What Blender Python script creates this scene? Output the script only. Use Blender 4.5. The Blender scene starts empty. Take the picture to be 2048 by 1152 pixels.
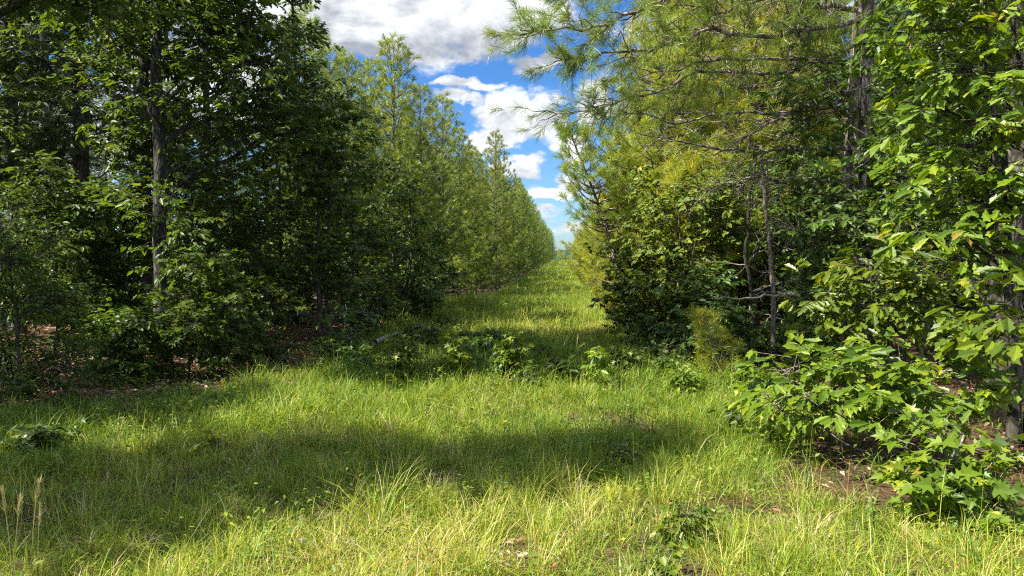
import bpy, math, random
import numpy as np
from mathutils import Vector, Matrix, Euler

# ------------------------------------------------------------------ camera, world, sun, exposure
S = bpy.context.scene
C = S.collection
CAM = np.array([0.0, 0.0, 1.6])
F = 1450.0
YAW = math.atan(104 / F)           # camera turned slightly to the left of the track
PITCH = -math.atan(56 / F)
cd = bpy.data.cameras.new('camera'); cam = bpy.data.objects.new('camera', cd); C.objects.link(cam)
cd.sensor_width = 36; cd.lens = 36 * F / 2048; cd.clip_start = 0.05; cd.clip_end = 6000
cam.location = CAM; cam.rotation_euler = (math.pi / 2 + PITCH, 0, YAW)
S.camera = cam
SUN_EL = math.radians(52); SUN_AZ = math.radians(-116)   # azimuth measured from +Y clockwise: sun to the left, a little behind
sun_dir = Vector((math.sin(SUN_AZ) * math.cos(SUN_EL), math.cos(SUN_AZ) * math.cos(SUN_EL), math.sin(SUN_EL)))
sl = bpy.data.lights.new('sun', 'SUN'); so = bpy.data.objects.new('sun', sl); C.objects.link(so)
sl.energy = 5.0; sl.angle = math.radians(0.5); sl.color = (1, .95, .84)
so.rotation_euler = sun_dir.to_track_quat('Z', 'Y').to_euler()
S.view_settings.view_transform = 'Standard'; S.view_settings.look = 'None'
S.view_settings.exposure = 1.5; S.view_settings.gamma = 1
S.render.engine = 'CYCLES'
cy = S.cycles
cy.max_bounces = 6; cy.diffuse_bounces = 3; cy.glossy_bounces = 2; cy.transmission_bounces = 4; cy.transparent_max_bounces = 4
cy.caustics_reflective = False; cy.caustics_refractive = False
cy.use_denoising = False; cy.pixel_filter_type = 'BLACKMAN_HARRIS'; cy.filter_width = 1.15
cy.use_adaptive_sampling = False

Rm = np.array(Euler((math.pi / 2 + PITCH, 0, YAW)).to_matrix())
def ray(px, py):
    d = Rm @ np.array([(px - 1024) / F, -(py - 576) / F, -1.0]); return d
def P(px, py, D):                      # point of the sight line through a photo pixel at Y = D
    d = ray(px, py); return CAM + d * (D / d[1])

class N:                               # tiny node helper
    def __init__(s, tree): s.t = tree; s.n = tree.nodes; s.l = tree.links
    def new(s, typ, **k):
        x = s.n.new(typ)
        for a, b in k.items(): setattr(x, a, b)
        return x
    def put(s, x, i, v):
        if hasattr(v, 'is_linked') or isinstance(v, bpy.types.NodeSocket): s.l.new(v, x.inputs[i])
        elif v is not None: x.inputs[i].default_value = v
    def m(s, op, a, b=None, c=None, clamp=False):
        x = s.new('ShaderNodeMath', operation=op); x.use_clamp = clamp
        s.put(x, 0, a); s.put(x, 1, b); s.put(x, 2, c); return x.outputs[0]
    def vm(s, op, a, b=None):
        x = s.new('ShaderNodeVectorMath', operation=op); s.put(x, 0, a); s.put(x, 1, b); return x.outputs[0]
    def mix(s, f, a, b):
        x = s.new('ShaderNodeMix', data_type='RGBA'); s.put(x, 0, f); s.put(x, 6, a); s.put(x, 7, b); return x.outputs[2]
    def noise(s, v, scale, detail=4, rough=.55, dist=0):
        x = s.new('ShaderNodeTexNoise'); x.inputs['Scale'].default_value = scale; x.inputs['Detail'].default_value = detail
        x.inputs['Roughness'].default_value = rough; x.inputs['Distortion'].default_value = dist
        if v is not None: s.l.new(v, x.inputs['Vector'])
        return x.outputs[0]
    def ramp(s, f, stops, interp='LINEAR'):
        x = s.new('ShaderNodeValToRGB'); x.color_ramp.interpolation = interp
        e = x.color_ramp.elements
        while len(e) < len(stops): e.new(.5)
        for i, (p, c) in enumerate(stops): e[i].position = p; e[i].color = (c[0], c[1], c[2], 1)
        s.put(x, 0, f); return x.outputs[0]
    def sm(s, x_, a, b, lo=0., hi=1.):
        x = s.new('ShaderNodeMapRange', interpolation_type='SMOOTHSTEP')
        s.put(x, 0, x_); s.put(x, 1, a); s.put(x, 2, b); s.put(x, 3, lo); s.put(x, 4, hi); return x.outputs[0]

w = bpy.data.worlds.new('World'); S.world = w; w.use_nodes = True
n = N(w.node_tree); n.n.clear()
sky = n.new('ShaderNodeTexSky', sky_type='NISHITA'); sky.sun_disc = False
sky.sun_elevation = SUN_EL; sky.sun_rotation = SUN_AZ; sky.air_density = 1.0; sky.dust_density = .3; sky.ozone_density = 2.5
tc = n.new('ShaderNodeTexCoord').outputs['Generated']
sep = n.new('ShaderNodeSeparateXYZ'); n.l.new(tc, sep.inputs[0])
az = n.m('ARCTAN2', sep.outputs[0], sep.outputs[1]); el = n.m('ARCSINE', sep.outputs[2])
pv = n.new('ShaderNodeCombineXYZ'); n.l.new(az, pv.inputs[0]); n.l.new(n.m('MULTIPLY', el, 1.7), pv.inputs[1])
pv = pv.outputs[0]
def azel(px, py):
    d = ray(px, py); return math.atan2(d[0], d[1]), math.asin(d[2] / np.linalg.norm(d))
n1 = n.noise(pv, 5.5, 8, .60, .3); n2 = n.noise(pv, 17, 6, .6, .2)
wob = n.m('SUBTRACT', n1, .5)
w1 = n.new('ShaderNodeTexNoise'); w1.inputs['Scale'].default_value = 9; w1.inputs['Detail'].default_value = 5; w1.inputs['Roughness'].default_value = .62; n.l.new(pv, w1.inputs['Vector'])
ws = n.new('ShaderNodeSeparateXYZ'); n.l.new(w1.outputs['Color'], ws.inputs[0])
azw = n.m('ADD', az, n.m('MULTIPLY', n.m('SUBTRACT', ws.outputs[0], .5), .13)); elw = n.m('ADD', el, n.m('MULTIPLY', n.m('SUBTRACT', ws.outputs[1], .5), .09))
# cloud bodies: centre (as seen from the track), half sizes in photo pixels, weight, shade
blobs = [(760, 5, 330, 88, 1.25), (560, -60, 380, 140, 1.1), (960, 40, 190, 66, 1.05), (1010, 225, 62, 52, 1.15), (1085, 240, 55, 60, 1.0), (890, 95, 120, 26, .7),
         (945, 160, 60, 14, .95), (1080, 138, 60, 22, .95), (1000, 275, 66, 34, 1.05), (1030, 338, 60, 20, 1.05), (1140, 300, 45, 30, .9), (1190, 200, 40, 60, .8), (930, 190, 60, 18, .9),
         (1110, 385, 78, 22, .9), (1150, 370, 60, 34, .7), (1060, 432, 70, 14, .75), (1130, 455, 90, 15, .7), (400, 150, 250, 140, .8), (120, 260, 200, 170, .7), (1500, 60, 260, 120, .8), (1900, 160, 200, 140, .7)]
tot = None
for (x, y, rx, ry, wt) in blobs:
    a, e = azel(x, y)
    du = n.m('DIVIDE', n.m('SUBTRACT', azw, a), rx / F); dv = n.m('DIVIDE', n.m('SUBTRACT', elw, e), ry / F)
    r2 = n.m('ADD', n.m('MULTIPLY', du, du), n.m('MULTIPLY', dv, dv))
    g = n.m('MULTIPLY', n.m('EXPONENT', n.m('MULTIPLY', r2, -.9)), wt)
    tot = g if tot is None else n.m('MAXIMUM', tot, g)
# everywhere else (above and behind the view) broken cloud from noise alone
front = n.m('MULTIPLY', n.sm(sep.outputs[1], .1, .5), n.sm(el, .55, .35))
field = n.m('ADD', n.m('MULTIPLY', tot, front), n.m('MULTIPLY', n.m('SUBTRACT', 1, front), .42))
dens = n.m('ADD', n.m('ADD', field, n.m('MULTIPLY', wob, 1.5)), n.m('MULTIPLY', n.m('SUBTRACT', n2, .5), .55))
mask = n.sm(dens, .35, .72)
# cloud sunlight and shade put into the colour: offset noise relief, darker underside band
p2 = n.vm('ADD', pv, (-.012, .03, 0))
n3 = n.noise(p2, 5.5, 8, .60, .3)
relief = n.m('SUBTRACT', n1, n3)
shade = n.m('ADD', .70, n.m('MULTIPLY', relief, 2.2))
shade = n.m('ADD', shade, n.m('MULTIPLY', n.m('SUBTRACT', n2, .5), .3))
base_dark = n.sm(el, azel(800, 75)[1] + .03, azel(800, 110)[1])
base_dark = n.m('MULTIPLY', base_dark, n.sm(el, azel(800, 150)[1], azel(800, 110)[1]))
shade = n.m('SUBTRACT', shade, n.m('MULTIPLY', base_dark, .30), clamp=True)
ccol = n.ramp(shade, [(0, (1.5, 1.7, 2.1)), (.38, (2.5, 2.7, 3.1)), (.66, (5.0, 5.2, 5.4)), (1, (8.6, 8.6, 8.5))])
ccol = n.vm('SCALE', ccol); ccol.node.inputs[3].default_value = 1; n.l.new(n.m('ADD', 1, n.m('MULTIPLY', n.m('SUBTRACT', 1, front), 1.9)), ccol.node.inputs[3])  # clouds outside the view brightened to lift the ambient light
hs = n.new('ShaderNodeHueSaturation'); hs.inputs['Saturation'].default_value = 1.3; hs.inputs['Value'].default_value = .80
n.l.new(sky.outputs[0], hs.inputs['Color'])
tm = n.new('ShaderNodeMix', data_type='RGBA', blend_type='MULTIPLY'); tm.inputs[0].default_value = 1
n.l.new(hs.outputs[0], tm.inputs[6]); tm.inputs[7].default_value = (.72, .93, 1.2, 1)
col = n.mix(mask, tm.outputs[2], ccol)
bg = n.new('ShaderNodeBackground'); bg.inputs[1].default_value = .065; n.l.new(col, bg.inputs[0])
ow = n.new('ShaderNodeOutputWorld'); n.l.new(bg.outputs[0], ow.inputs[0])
w.cycles.sampling_method = 'MANUAL'; w.cycles.sample_map_resolution = 512

# ------------------------------------------------------------------ materials
def attr(n, name):
    a = n.new('ShaderNodeAttribute'); a.attribute_name = name; return a
def leaf_mat(name, stops, rough=.42, trans=.38, tcol=(1.35, 1.25, .45), spec=.5, hue=.010):
    m = bpy.data.materials.new(name); m.use_nodes = True; n = N(m.node_tree); n.n.clear()
    t = attr(n, 'tint').outputs['Fac']
    oi = n.new('ShaderNodeObjectInfo').outputs['Random']
    c = n.ramp(t, stops)
    h = n.new('ShaderNodeHueSaturation'); n.l.new(c, h.inputs['Color'])
    n.l.new(n.m('ADD', .5 - hue, n.m('MULTIPLY', oi, 2 * hue)), h.inputs['Hue'])
    n.l.new(n.m('ADD', .85, n.m('MULTIPLY', oi, .3)), h.inputs['Value'])
    c = h.outputs[0]
    b = n.new('ShaderNodeBsdfPrincipled'); n.l.new(c, b.inputs['Base Color'])
    b.inputs['Roughness'].default_value = rough; b.inputs['Specular IOR Level'].default_value = spec
    tr = n.new('ShaderNodeBsdfTranslucent')
    x = n.new('ShaderNodeMix', data_type='RGBA', blend_type='MULTIPLY'); x.inputs[0].default_value = 1
    n.l.new(c, x.inputs[6]); x.inputs[7].default_value = (*tcol, 1); n.l.new(x.outputs[2], tr.inputs[0])
    mx = n.new('ShaderNodeMixShader'); mx.inputs[0].default_value = trans
    n.l.new(b.outputs[0], mx.inputs[1]); n.l.new(tr.outputs[0], mx.inputs[2])
    o = n.new('ShaderNodeOutputMaterial'); n.l.new(mx.outputs[0], o.inputs[0]); return m
def bark_mat(name, c1, c2, c3, scale=9, stretch=.22, bump=.6):
    m = bpy.data.materials.new(name); m.use_nodes = True; n = N(m.node_tree); n.n.clear()
    co = n.new('ShaderNodeTexCoord').outputs['Object']
    mp = n.new('ShaderNodeMapping'); mp.inputs['Scale'].default_value = (1, 1, stretch); n.l.new(co, mp.inputs[0])
    a = n.noise(mp.outputs[0], scale * 2.4, 7, .65, .6)
    v = n.new('ShaderNodeTexVoronoi', feature='DISTANCE_TO_EDGE'); v.inputs['Scale'].default_value = scale * 1.3
    n.l.new(n.vm('ADD', mp.outputs[0], n.vm('SCALE', n.new('ShaderNodeTexNoise').outputs[1])), v.inputs['Vector'])
    e = n.sm(v.outputs[0], 0, .22)
    f = n.m('MULTIPLY', n.m('ADD', .45, n.m('MULTIPLY', e, .55)), a)
    col = n.ramp(f, [(.18, c1), (.42, c2), (.68, c3)])
    big = n.noise(co, 1.7, 3); li = n.ramp(big, [(.45, (1, 1, 1)), (.7, (.75, .85, .7))])
    x = n.new('ShaderNodeMix', data_type='RGBA', blend_type='MULTIPLY'); x.inputs[0].default_value = 1
    n.l.new(col, x.inputs[6]); n.l.new(li, x.inputs[7])
    b = n.new('ShaderNodeBsdfPrincipled'); n.l.new(x.outputs[2], b.inputs['Base Color']); b.inputs['Roughness'].default_value = .9
    b.inputs['Specular IOR Level'].default_value = .2
    bp = n.new('ShaderNodeBump'); bp.inputs['Strength'].default_value = bump; bp.inputs['Distance'].default_value = .02
    n.l.new(f, bp.inputs['Height']); n.l.new(bp.outputs[0], b.inputs['Normal'])
    o = n.new('ShaderNodeOutputMaterial'); n.l.new(b.outputs[0], o.inputs[0]); return m

M = {}
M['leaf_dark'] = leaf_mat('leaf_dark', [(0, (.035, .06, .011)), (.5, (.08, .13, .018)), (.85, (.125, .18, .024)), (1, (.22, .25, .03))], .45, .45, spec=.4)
M['leaf_mid'] = leaf_mat('leaf_mid', [(0, (.04, .08, .014)), (.5, (.09, .155, .02)), (.85, (.12, .19, .025)), (1, (.20, .24, .035))], .46, .40)
M['leaf_bright'] = leaf_mat('leaf_bright', [(0, (.05, .095, .010)), (.45, (.125, .195, .012)), (.8, (.21, .275, .018)), (.97, (.33, .34, .03)), (1, (.34, .24, .05))], .42, .44, spec=.45, hue=.006)
M['leaf_vine'] = leaf_mat('leaf_vine', [(0, (.06, .11, .018)), (.5, (.14, .21, .022)), (.85, (.24, .29, .025)), (1, (.38, .33, .04))], .5, .4, spec=.3)
M['needle_bright'] = leaf_mat('needle_bright', [(0, (.07, .12, .016)), (.5, (.19, .27, .024)), (.85, (.32, .38, .035)), (1, (.46, .34, .06))], .45, .30)
M['needle_yellow'] = leaf_mat('needle_yellow', [(0, (.13, .18, .02)), (.5, (.30, .35, .025)), (.85, (.46, .46, .035)), (1, (.55, .36, .06))], .45, .32)
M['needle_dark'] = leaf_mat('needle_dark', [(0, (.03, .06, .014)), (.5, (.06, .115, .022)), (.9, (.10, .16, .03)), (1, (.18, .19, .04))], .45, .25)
M['cedar'] = leaf_mat('cedar', [(0, (.04, .09, .015)), (.5, (.08, .16, .02)), (1, (.15, .22, .03))], .5, .3)
M['grass'] = leaf_mat('grass', [(0, (.045, .09, .012)), (.33, (.10, .19, .015)), (.61, (.235, .32, .021)), (.79, (.385, .40, .045)), (.9, (.50, .42, .13)), (1, (.58, .47, .26))], .5, .40, (1.2, 1.15, .5), .35, 0)
M['litter'] = leaf_mat('litter', [(0, (.09, .04, .022)), (.35, (.20, .085, .035)), (.6, (.27, .14, .075)), (.8, (.32, .22, .15)), (1, (.48, .38, .29))], .7, .1, (1, .8, .5), .2, 0)
M['seed'] = leaf_mat('seed', [(0, (.42, .36, .14)), (1, (.66, .56, .28))], .6, .35, (1.1, 1, .6), .3, 0)
M['petal'] = leaf_mat('petal', [(0, (.34, .25, .55)), (1, (.55, .45, .75))], .6, .35, (1, 1, 1), .3, 0)
M['bark_pine'] = bark_mat('bark_pine', (.05, .035, .028), (.25, .19, .16), (.52, .42, .36), 6, .3, 1.0)
M['bark_grey'] = bark_mat('bark_grey', (.045, .04, .03), (.16, .15, .12), (.33, .33, .28), 10, .25, .8)
M['bark_oak'] = bark_mat('bark_oak', (.018, .015, .012), (.055, .05, .038), (.14, .14, .11), 10, .3, .9)
M['bark_dark'] = bark_mat('bark_dark', (.02, .017, .012), (.065, .055, .042), (.16, .14, .115), 10, .25, .8)
M['twig_grey'] = bark_mat('twig_grey', (.07, .055, .045), (.20, .165, .14), (.40, .36, .33), 14, .4, .3)
M['stem_green'] = bark_mat('stem_green', (.05, .06, .02), (.10, .12, .04), (.18, .17, .07), 14, .4, .2)
M['wood_bare'] = bark_mat('wood_bare', (.16, .13, .10), (.36, .32, .27), (.62, .59, .53), 8, 1, .6)
M['paint'] = bark_mat('paint', (.30, .04, .02), (.55, .09, .04), (.62, .16, .09), 20, .3, .5)

def ground_mat():
    m = bpy.data.materials.new('ground_soil'); m.use_nodes = True; n = N(m.node_tree); n.n.clear()
    co = n.new('ShaderNodeTexCoord').outputs['Object']
    a = n.noise(co, 34, 6, .7, .5); b_ = n.noise(co, 2.2, 4, .6); fine = n.noise(co, 160, 3, .7)
    soil = n.ramp(a, [(.3, (.03, .02, .013)), (.48, (.085, .055, .034)), (.62, (.16, .10, .062)), (.8, (.30, .22, .15))])
    moss = n.ramp(a, [(.3, (.02, .035, .01)), (.55, (.06, .09, .02)), (.8, (.15, .17, .05))])
    sp = n.new('ShaderNodeSeparateXYZ'); n.l.new(co, sp.inputs[0])
    inpath = n.m('MULTIPLY', n.sm(sp.outputs[0], -4.6, -3.4), n.sm(sp.outputs[0], 2.8, 1.5))
    far = n.sm(sp.outputs[1], 14, 35)
    g = n.m('MULTIPLY', inpath, n.sm(n.m('ADD', b_, n.m('MULTIPLY', far, .35)), .42, .58))
    col = n.mix(g, soil, moss)
    farcol = n.ramp(n.noise(co, 1.2, 6, .7), [(.3, (.07, .11, .02)), (.7, (.22, .26, .05))])
    col = n.mix(n.m('MULTIPLY', n.sm(sp.outputs[1], 40, 110), inpath), col, farcol)
    b = n.new('ShaderNodeBsdfPrincipled'); n.l.new(col, b.inputs['Base Color']); b.inputs['Roughness'].default_value = .95
    b.inputs['Specular IOR Level'].default_value = .1
    bp = n.new('ShaderNodeBump'); bp.inputs['Strength'].default_value = .9; bp.inputs['Distance'].default_value = .03
    n.l.new(n.m('ADD', a, n.m('MULTIPLY', fine, .4)), bp.inputs['Height']); n.l.new(bp.outputs[0], b.inputs['Normal'])
    o = n.new('ShaderNodeOutputMaterial'); n.l.new(b.outputs[0], o.inputs[0]); return m
M['ground'] = ground_mat()
def hill_mat():
    m = bpy.data.materials.new('hill_woods'); m.use_nodes = True; n = N(m.node_tree); n.n.clear()
    co = n.new('ShaderNodeTexCoord').outputs['Object']
    a = n.noise(co, .12, 8, .75)
    col = n.ramp(a, [(.3, (.012, .03, .012)), (.55, (.035, .07, .025)), (.75, (.08, .12, .04))])
    b = n.new('ShaderNodeBsdfPrincipled'); n.l.new(col, b.inputs['Base Color']); b.inputs['Roughness'].default_value = 1
    b.inputs['Specular IOR Level'].default_value = 0
    bp = n.new('ShaderNodeBump'); bp.inputs['Strength'].default_value = 1; bp.inputs['Distance'].default_value = 4
    n.l.new(a, bp.inputs['Height']); n.l.new(bp.outputs[0], b.inputs['Normal'])
    o = n.new('ShaderNodeOutputMaterial'); n.l.new(b.outputs[0], o.inputs[0]); return m
M['hill'] = hill_mat()

# ------------------------------------------------------------------ ground shape
def sstep(x, a, b):
    t = np.clip((x - a) / (b - a), 0, 1); return t * t * (3 - 2 * t)
def gz(x, y):
    x = np.asarray(x, float); y = np.asarray(y, float)
    z = .05 * np.sin(x * .9 + 1.3) * np.sin(y * .7 + .4) + .035 * np.sin(x * 2.3 + y * 1.1) + .02 * np.sin(x * 5.1 - y * 4.3)
    z = z * (1 - sstep(y, 60, 90))
    z = z + .16 * np.exp(-((y - 22) / 4.5) ** 2) - .45 * sstep(y, 26, 34) + .45 * sstep(y, 40, 75)
    z = z + 1.25 * sstep(y, 90, 230) - 16 * sstep(y, 245, 520) + .25 * sstep(-x, 5, 9) * np.exp(-((y - 11) / 5) ** 2)
    return z

# ------------------------------------------------------------------ mesh helpers
def V3(*a): return np.array(a, float)
def link(name, me, mat, parent=None):
    o = bpy.data.objects.new(name, me); C.objects.link(o)
    if mat is not None: me.materials.append(mat)
    if parent is not None: o.parent = parent
    return o
class Geo:
    def __init__(s): s.v = []; s.fs = []; s.ft = []; s.t = []; s.n = 0
    def add(s, verts, loops, totals, tint):
        verts = np.asarray(verts, np.float32).reshape(-1, 3)
        s.v.append(verts); s.fs.append(np.asarray(loops, np.int64).ravel() + s.n); s.ft.append(np.asarray(totals, np.int64).ravel())
        s.t.append(np.broadcast_to(np.asarray(tint, np.float32), (len(verts),)).copy()); s.n += len(verts)
    def tube(s, pts, rad, sides=6, tint=.5, cap=True):
        pts = np.asarray(pts, float); k = len(pts); rad = np.broadcast_to(np.asarray(rad, float), (k,))
        tg = np.gradient(pts, axis=0); tg /= np.linalg.norm(tg, axis=1)[:, None] + 1e-9
        ref = V3(0, 0, 1) if abs(tg[0][2]) < .9 else V3(1, 0, 0)
        u = np.cross(tg, ref); u /= np.linalg.norm(u, axis=1)[:, None] + 1e-9; vv = np.cross(tg, u)
        a = np.arange(sides) * 2 * math.pi / sides
        ring = pts[:, None] + rad[:, None, None] * (np.cos(a)[None, :, None] * u[:, None] + np.sin(a)[None, :, None] * vv[:, None])
        i = np.arange(k - 1)[:, None] * sides; j = np.arange(sides)[None]; j2 = (j + 1) % sides
        q = np.stack([i + j, i + j2, i + sides + j2, i + sides + j], -1).reshape(-1, 4)
        s.add(ring.reshape(-1, 3), q, np.full(len(q), 4), tint)
        if cap and sides > 3:
            s.fs.append(np.arange(sides) + s.n - sides); s.ft.append(np.array([sides]))
    def mesh(s, name, smooth=False):
        me = bpy.data.meshes.new(name)
        v = np.concatenate(s.v); l = np.concatenate(s.fs); t = np.concatenate(s.ft)
        me.vertices.add(len(v)); me.vertices.foreach_set('co', v.ravel())
        me.loops.add(len(l)); me.loops.foreach_set('vertex_index', l.astype(np.int32))
        me.polygons.add(len(t)); st = np.concatenate([[0], np.cumsum(t)[:-1]]).astype(np.int32)
        me.polygons.foreach_set('loop_start', st); me.polygons.foreach_set('loop_total', t.astype(np.int32))
        if smooth: me.polygons.foreach_set('use_smooth', np.ones(len(t), bool))
        me.update(calc_edges=True)
        at = me.attributes.new('tint', 'FLOAT', 'POINT'); at.data.foreach_set('value', np.concatenate(s.t))
        return me
    def build(s, name, mat, parent=None, smooth=False): return link(name, s.mesh(name, smooth), mat, parent)
def frames(d, nrm):
    d = d / (np.linalg.norm(d, axis=1)[:, None] + 1e-9)
    x = np.cross(d, nrm); x /= np.linalg.norm(x, axis=1)[:, None] + 1e-9
    return x, d, np.cross(x, d)
def scatter(g, tpl, pos, d, nrm, size, tint):
    """place copies of a leaf template: axis along d, face towards nrm"""
    tv, tl, tt = tpl; k = len(tv); m = len(pos)
    if m == 0: return
    X, Y, Z = frames(d, nrm); size = np.broadcast_to(np.asarray(size, float), (m,))[:, None, None]
    v = pos[:, None] + size * (tv[None, :, 0:1] * X[:, None] + tv[None, :, 1:2] * Y[:, None] + tv[None, :, 2:3] * Z[:, None])
    g.add(v.reshape(-1, 3), (np.arange(m)[:, None] * k + tl[None]).ravel(), np.tile(tt, m), np.repeat(tint, k))
def half_leaf(outline, fold=.12, droop=.18):
    """outline = right half from stem to tip as (x, y); mirrored and folded along the midrib"""
    mid_y = sorted({0.0, outline[-1][1]})
    right = [(x, y, x * fold - droop * y * y) for x, y in outline]
    left = [(-x, y, z) for x, y, z in right[1:-1]]
    v = right + left; k = len(right)
    f1 = list(range(k)); f2 = [0] + [k - 1] + [k + i for i in reversed(range(len(left)))]
    return np.array(v, float), np.array(f1 + f2), np.array([len(f1), len(f2)])
T_OAK = half_leaf([(0, 0), (.014, .10), (.06, .2), (.11, .30), (.09, .38), (.15, .45), (.20, .52), (.17, .60), (.14, .66), (.20, .74), (.24, .83), (.18, .90), (.09, .93), (.05, 1.0), (0, 1.06)], .35, .28)
T_MAPLE = half_leaf([(0, 0), (.02, .2), (.26, .12), (.52, .22), (.26, .42), (.54, .74), (.20, .62), (0, 1.1)], .25, .25)
T_ELL = half_leaf([(0, 0), (.14, .2), (.24, .5), (.15, .8), (0, 1.05)], .35, .2)
T_ELL6 = half_leaf([(0, 0), (.24, .42), (0, 1.0)], .35, .2)
T_HEART = half_leaf([(0, 0), (.26, -.06), (.42, .25), (.28, .65), (0, 1.0)], .3, .2)
T_AWN = (np.array([(-.06, 0, 0), (.06, 0, 0), (.05, .45, .02), (-.05, .45, .02), (0, 1.4, .05)], float), np.array([0, 1, 2, 3, 3, 2, 4]), np.array([4, 3]))
T_LANCE = half_leaf([(0, 0), (.10, .3), (.13, .55), (.05, .85), (0, 1.1)], .4, .35)

def bend(p0, p1, k, rs, amp=.08, sag=0.):
    """a crooked line from p0 to p1"""
    p0 = np.asarray(p0, float); p1 = np.asarray(p1, float); L = np.linalg.norm(p1 - p0); t = np.linspace(0, 1, k)[:, None]
    p = p0 + (p1 - p0) * t; off = rs.normal(0, 1, (k, 3)); off = np.cumsum(off, 0); off -= off[0] + (off[-1] - off[0]) * t
    p = p + off * amp * L / math.sqrt(k); p[:, 2] += sag * L * np.sin(t[:, 0] * math.pi); return p
def unit(v): return v / (np.linalg.norm(v) + 1e-9)

def twig_leaves(rs, tips, dirs, L, per, droop=.25, flat=.75, spread=1.0, tmin=.1):
    """leaf positions along twigs; returns pos, axis, normal"""
    m = len(tips); t = rs.uniform(tmin, 1, (m, per)); side = np.where(rs.rand(m, per) < .5, -1., 1.)
    d = dirs / (np.linalg.norm(dirs, axis=1)[:, None] + 1e-9)
    h = np.cross(d, V3(0, 0, 1)); h /= np.linalg.norm(h, axis=1)[:, None] + 1e-9
    pos = tips[:, None] + d[:, None] * (t * L)[..., None] + rs.normal(0, .015, (m, per, 3))
    ax = d[:, None] * rs.uniform(.2, 1., (m, per))[..., None] + h[:, None] * (side * rs.uniform(.4, 1., (m, per)) * spread)[..., None]
    ax[..., 2] -= rs.uniform(0, 2 * droop, (m, per))
    nr = rs.normal(0, 1 - flat, (m, per, 3)); nr[..., 2] += flat * 1.0
    return pos.reshape(-1, 3), ax.reshape(-1, 3), nr.reshape(-1, 3)

def tag(o, label=None, cat=None, group=None, kind=None):
    if label: o['label'] = label
    if cat: o['category'] = cat
    if group: o['group'] = group
    if kind: o['kind'] = kind
    return o
def thing(name, label, cat, loc, group=None):
    o = bpy.data.objects.new(name, None); C.objects.link(o); o.location = loc; o.empty_display_size = .2
    return tag(o, label, cat, group)
def dup(root, loc, rz=0, sc=1, label=None, group=None):
    r = root.copy(); C.objects.link(r); r.location = loc; r.rotation_euler = (0, 0, rz)
    r.scale = (sc, sc, sc) if not isinstance(sc, tuple) else sc
    if label: r['label'] = label
    if group: r['group'] = group
    for ch in root.children:
        c = ch.copy(); C.objects.link(c); c.parent = r
    return r

# ------------------------------------------------------------------ broadleaf trees and shrubs
def broadleaf(name, label, cat, base, trunks, blobs, leaf, lsize, mat, bark, seed, twig_len=.32, per=9, droop=.25, flat=.7, group=None, outward=.6, sides=9, face=None, tintlift=0.):
    """trunks: list of (points relative to base, r0, r1); blobs: (centre, radii, twigs) relative to base"""
    rs = np.random.RandomState(seed); root = thing(name, label, cat, base, group)
    wood = Geo(); crown = Geo(); tp = []
    for pts, r0, r1 in trunks:
        pts = np.asarray(pts, float); k = max(6, len(pts) * 3)
        ti = np.linspace(0, len(pts) - 1, k); q = np.stack([np.interp(ti, range(len(pts)), pts[:, a]) for a in range(3)], 1)
        q[1:-1] += rs.normal(0, .012, (k - 2, 3)) * V3(1, 1, .2)
        rr = np.interp(np.linspace(0, 1, k), [0, .08, 1], [r0 * 1.35, r0, r1]); wood.tube(q, rr, sides)
        tp += [(q[i], rr[i]) for i in range(k)]
    TP = np.array([p for p, _ in tp]); TR = np.array([r for _, r in tp])
    for c, rad, nt in blobs:
        c = np.asarray(c, float); rad = np.asarray(rad, float) if hasattr(rad, '__len__') else V3(rad, rad, rad * .7)
        dz = c[2] - TP[:, 2]; hd = np.linalg.norm((TP - c)[:, :2], axis=1)
        cost = np.abs(dz - .55 * hd) + np.where(dz < 0, -dz * 2, 0) + .4 * hd; i = int(np.argmin(cost)); a = TP[i]
        br = min(TR[i] * .6, .012 + .012 * np.linalg.norm(c - a)); bp = bend(a, c, 7, rs, .10, .04)
        wood.tube(bp, np.linspace(br, br * .45, 7), 5)
        nsub = max(3, nt // 7); tips = []; dirs = []
        for s_ in range(nsub):
            u = unit(rs.normal(0, 1, 3)); e = c + u * rad * rs.uniform(.35, .8); b0 = bp[rs.randint(3, 7)]
            sp = bend(b0, e, 4, rs, .12); wood.tube(sp, np.linspace(br * .42 + .002, .004, 4), 3, cap=False)
            for q_ in range(max(1, nt // nsub)):
                p = sp[rs.randint(1, 4)] + rs.normal(0, 1, 3) * rad * .28
                out = unit((p - c) / rad) * outward + rs.normal(0, .5, 3); out[2] = out[2] * .45 + .05
                out = unit(out); wood.tube(np.array([sp[rs.randint(1, 4)] * .5 + p * .5, p, p + out * twig_len * .9]), [.005, .0035, .0015], 3, cap=False)
                tips.append(p); dirs.append(out)
        tips = np.array(tips); dirs = np.array(dirs)
        pos, ax, nr = twig_leaves(rs, tips, dirs, twig_len, per, droop, flat, 1.15 if leaf is T_OAK else 1.0, .5 if leaf is T_OAK else .1)
        if face is not None: nr = nr + np.asarray(face)[None] * rs.uniform(.2, 1.1, (len(nr), 1))
        m = len(pos); bt = np.repeat(rs.uniform(-.15, .15, len(tips)), per)
        scatter(crown, leaf, pos, ax, nr, lsize * rs.uniform(.45, 1.3, m), np.clip(rs.beta(2.2, 2.6, m) + bt + tintlift, 0, 1))
    wood.build('trunk', bark, root, True); crown.build('crown', mat, root)
    return root

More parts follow.
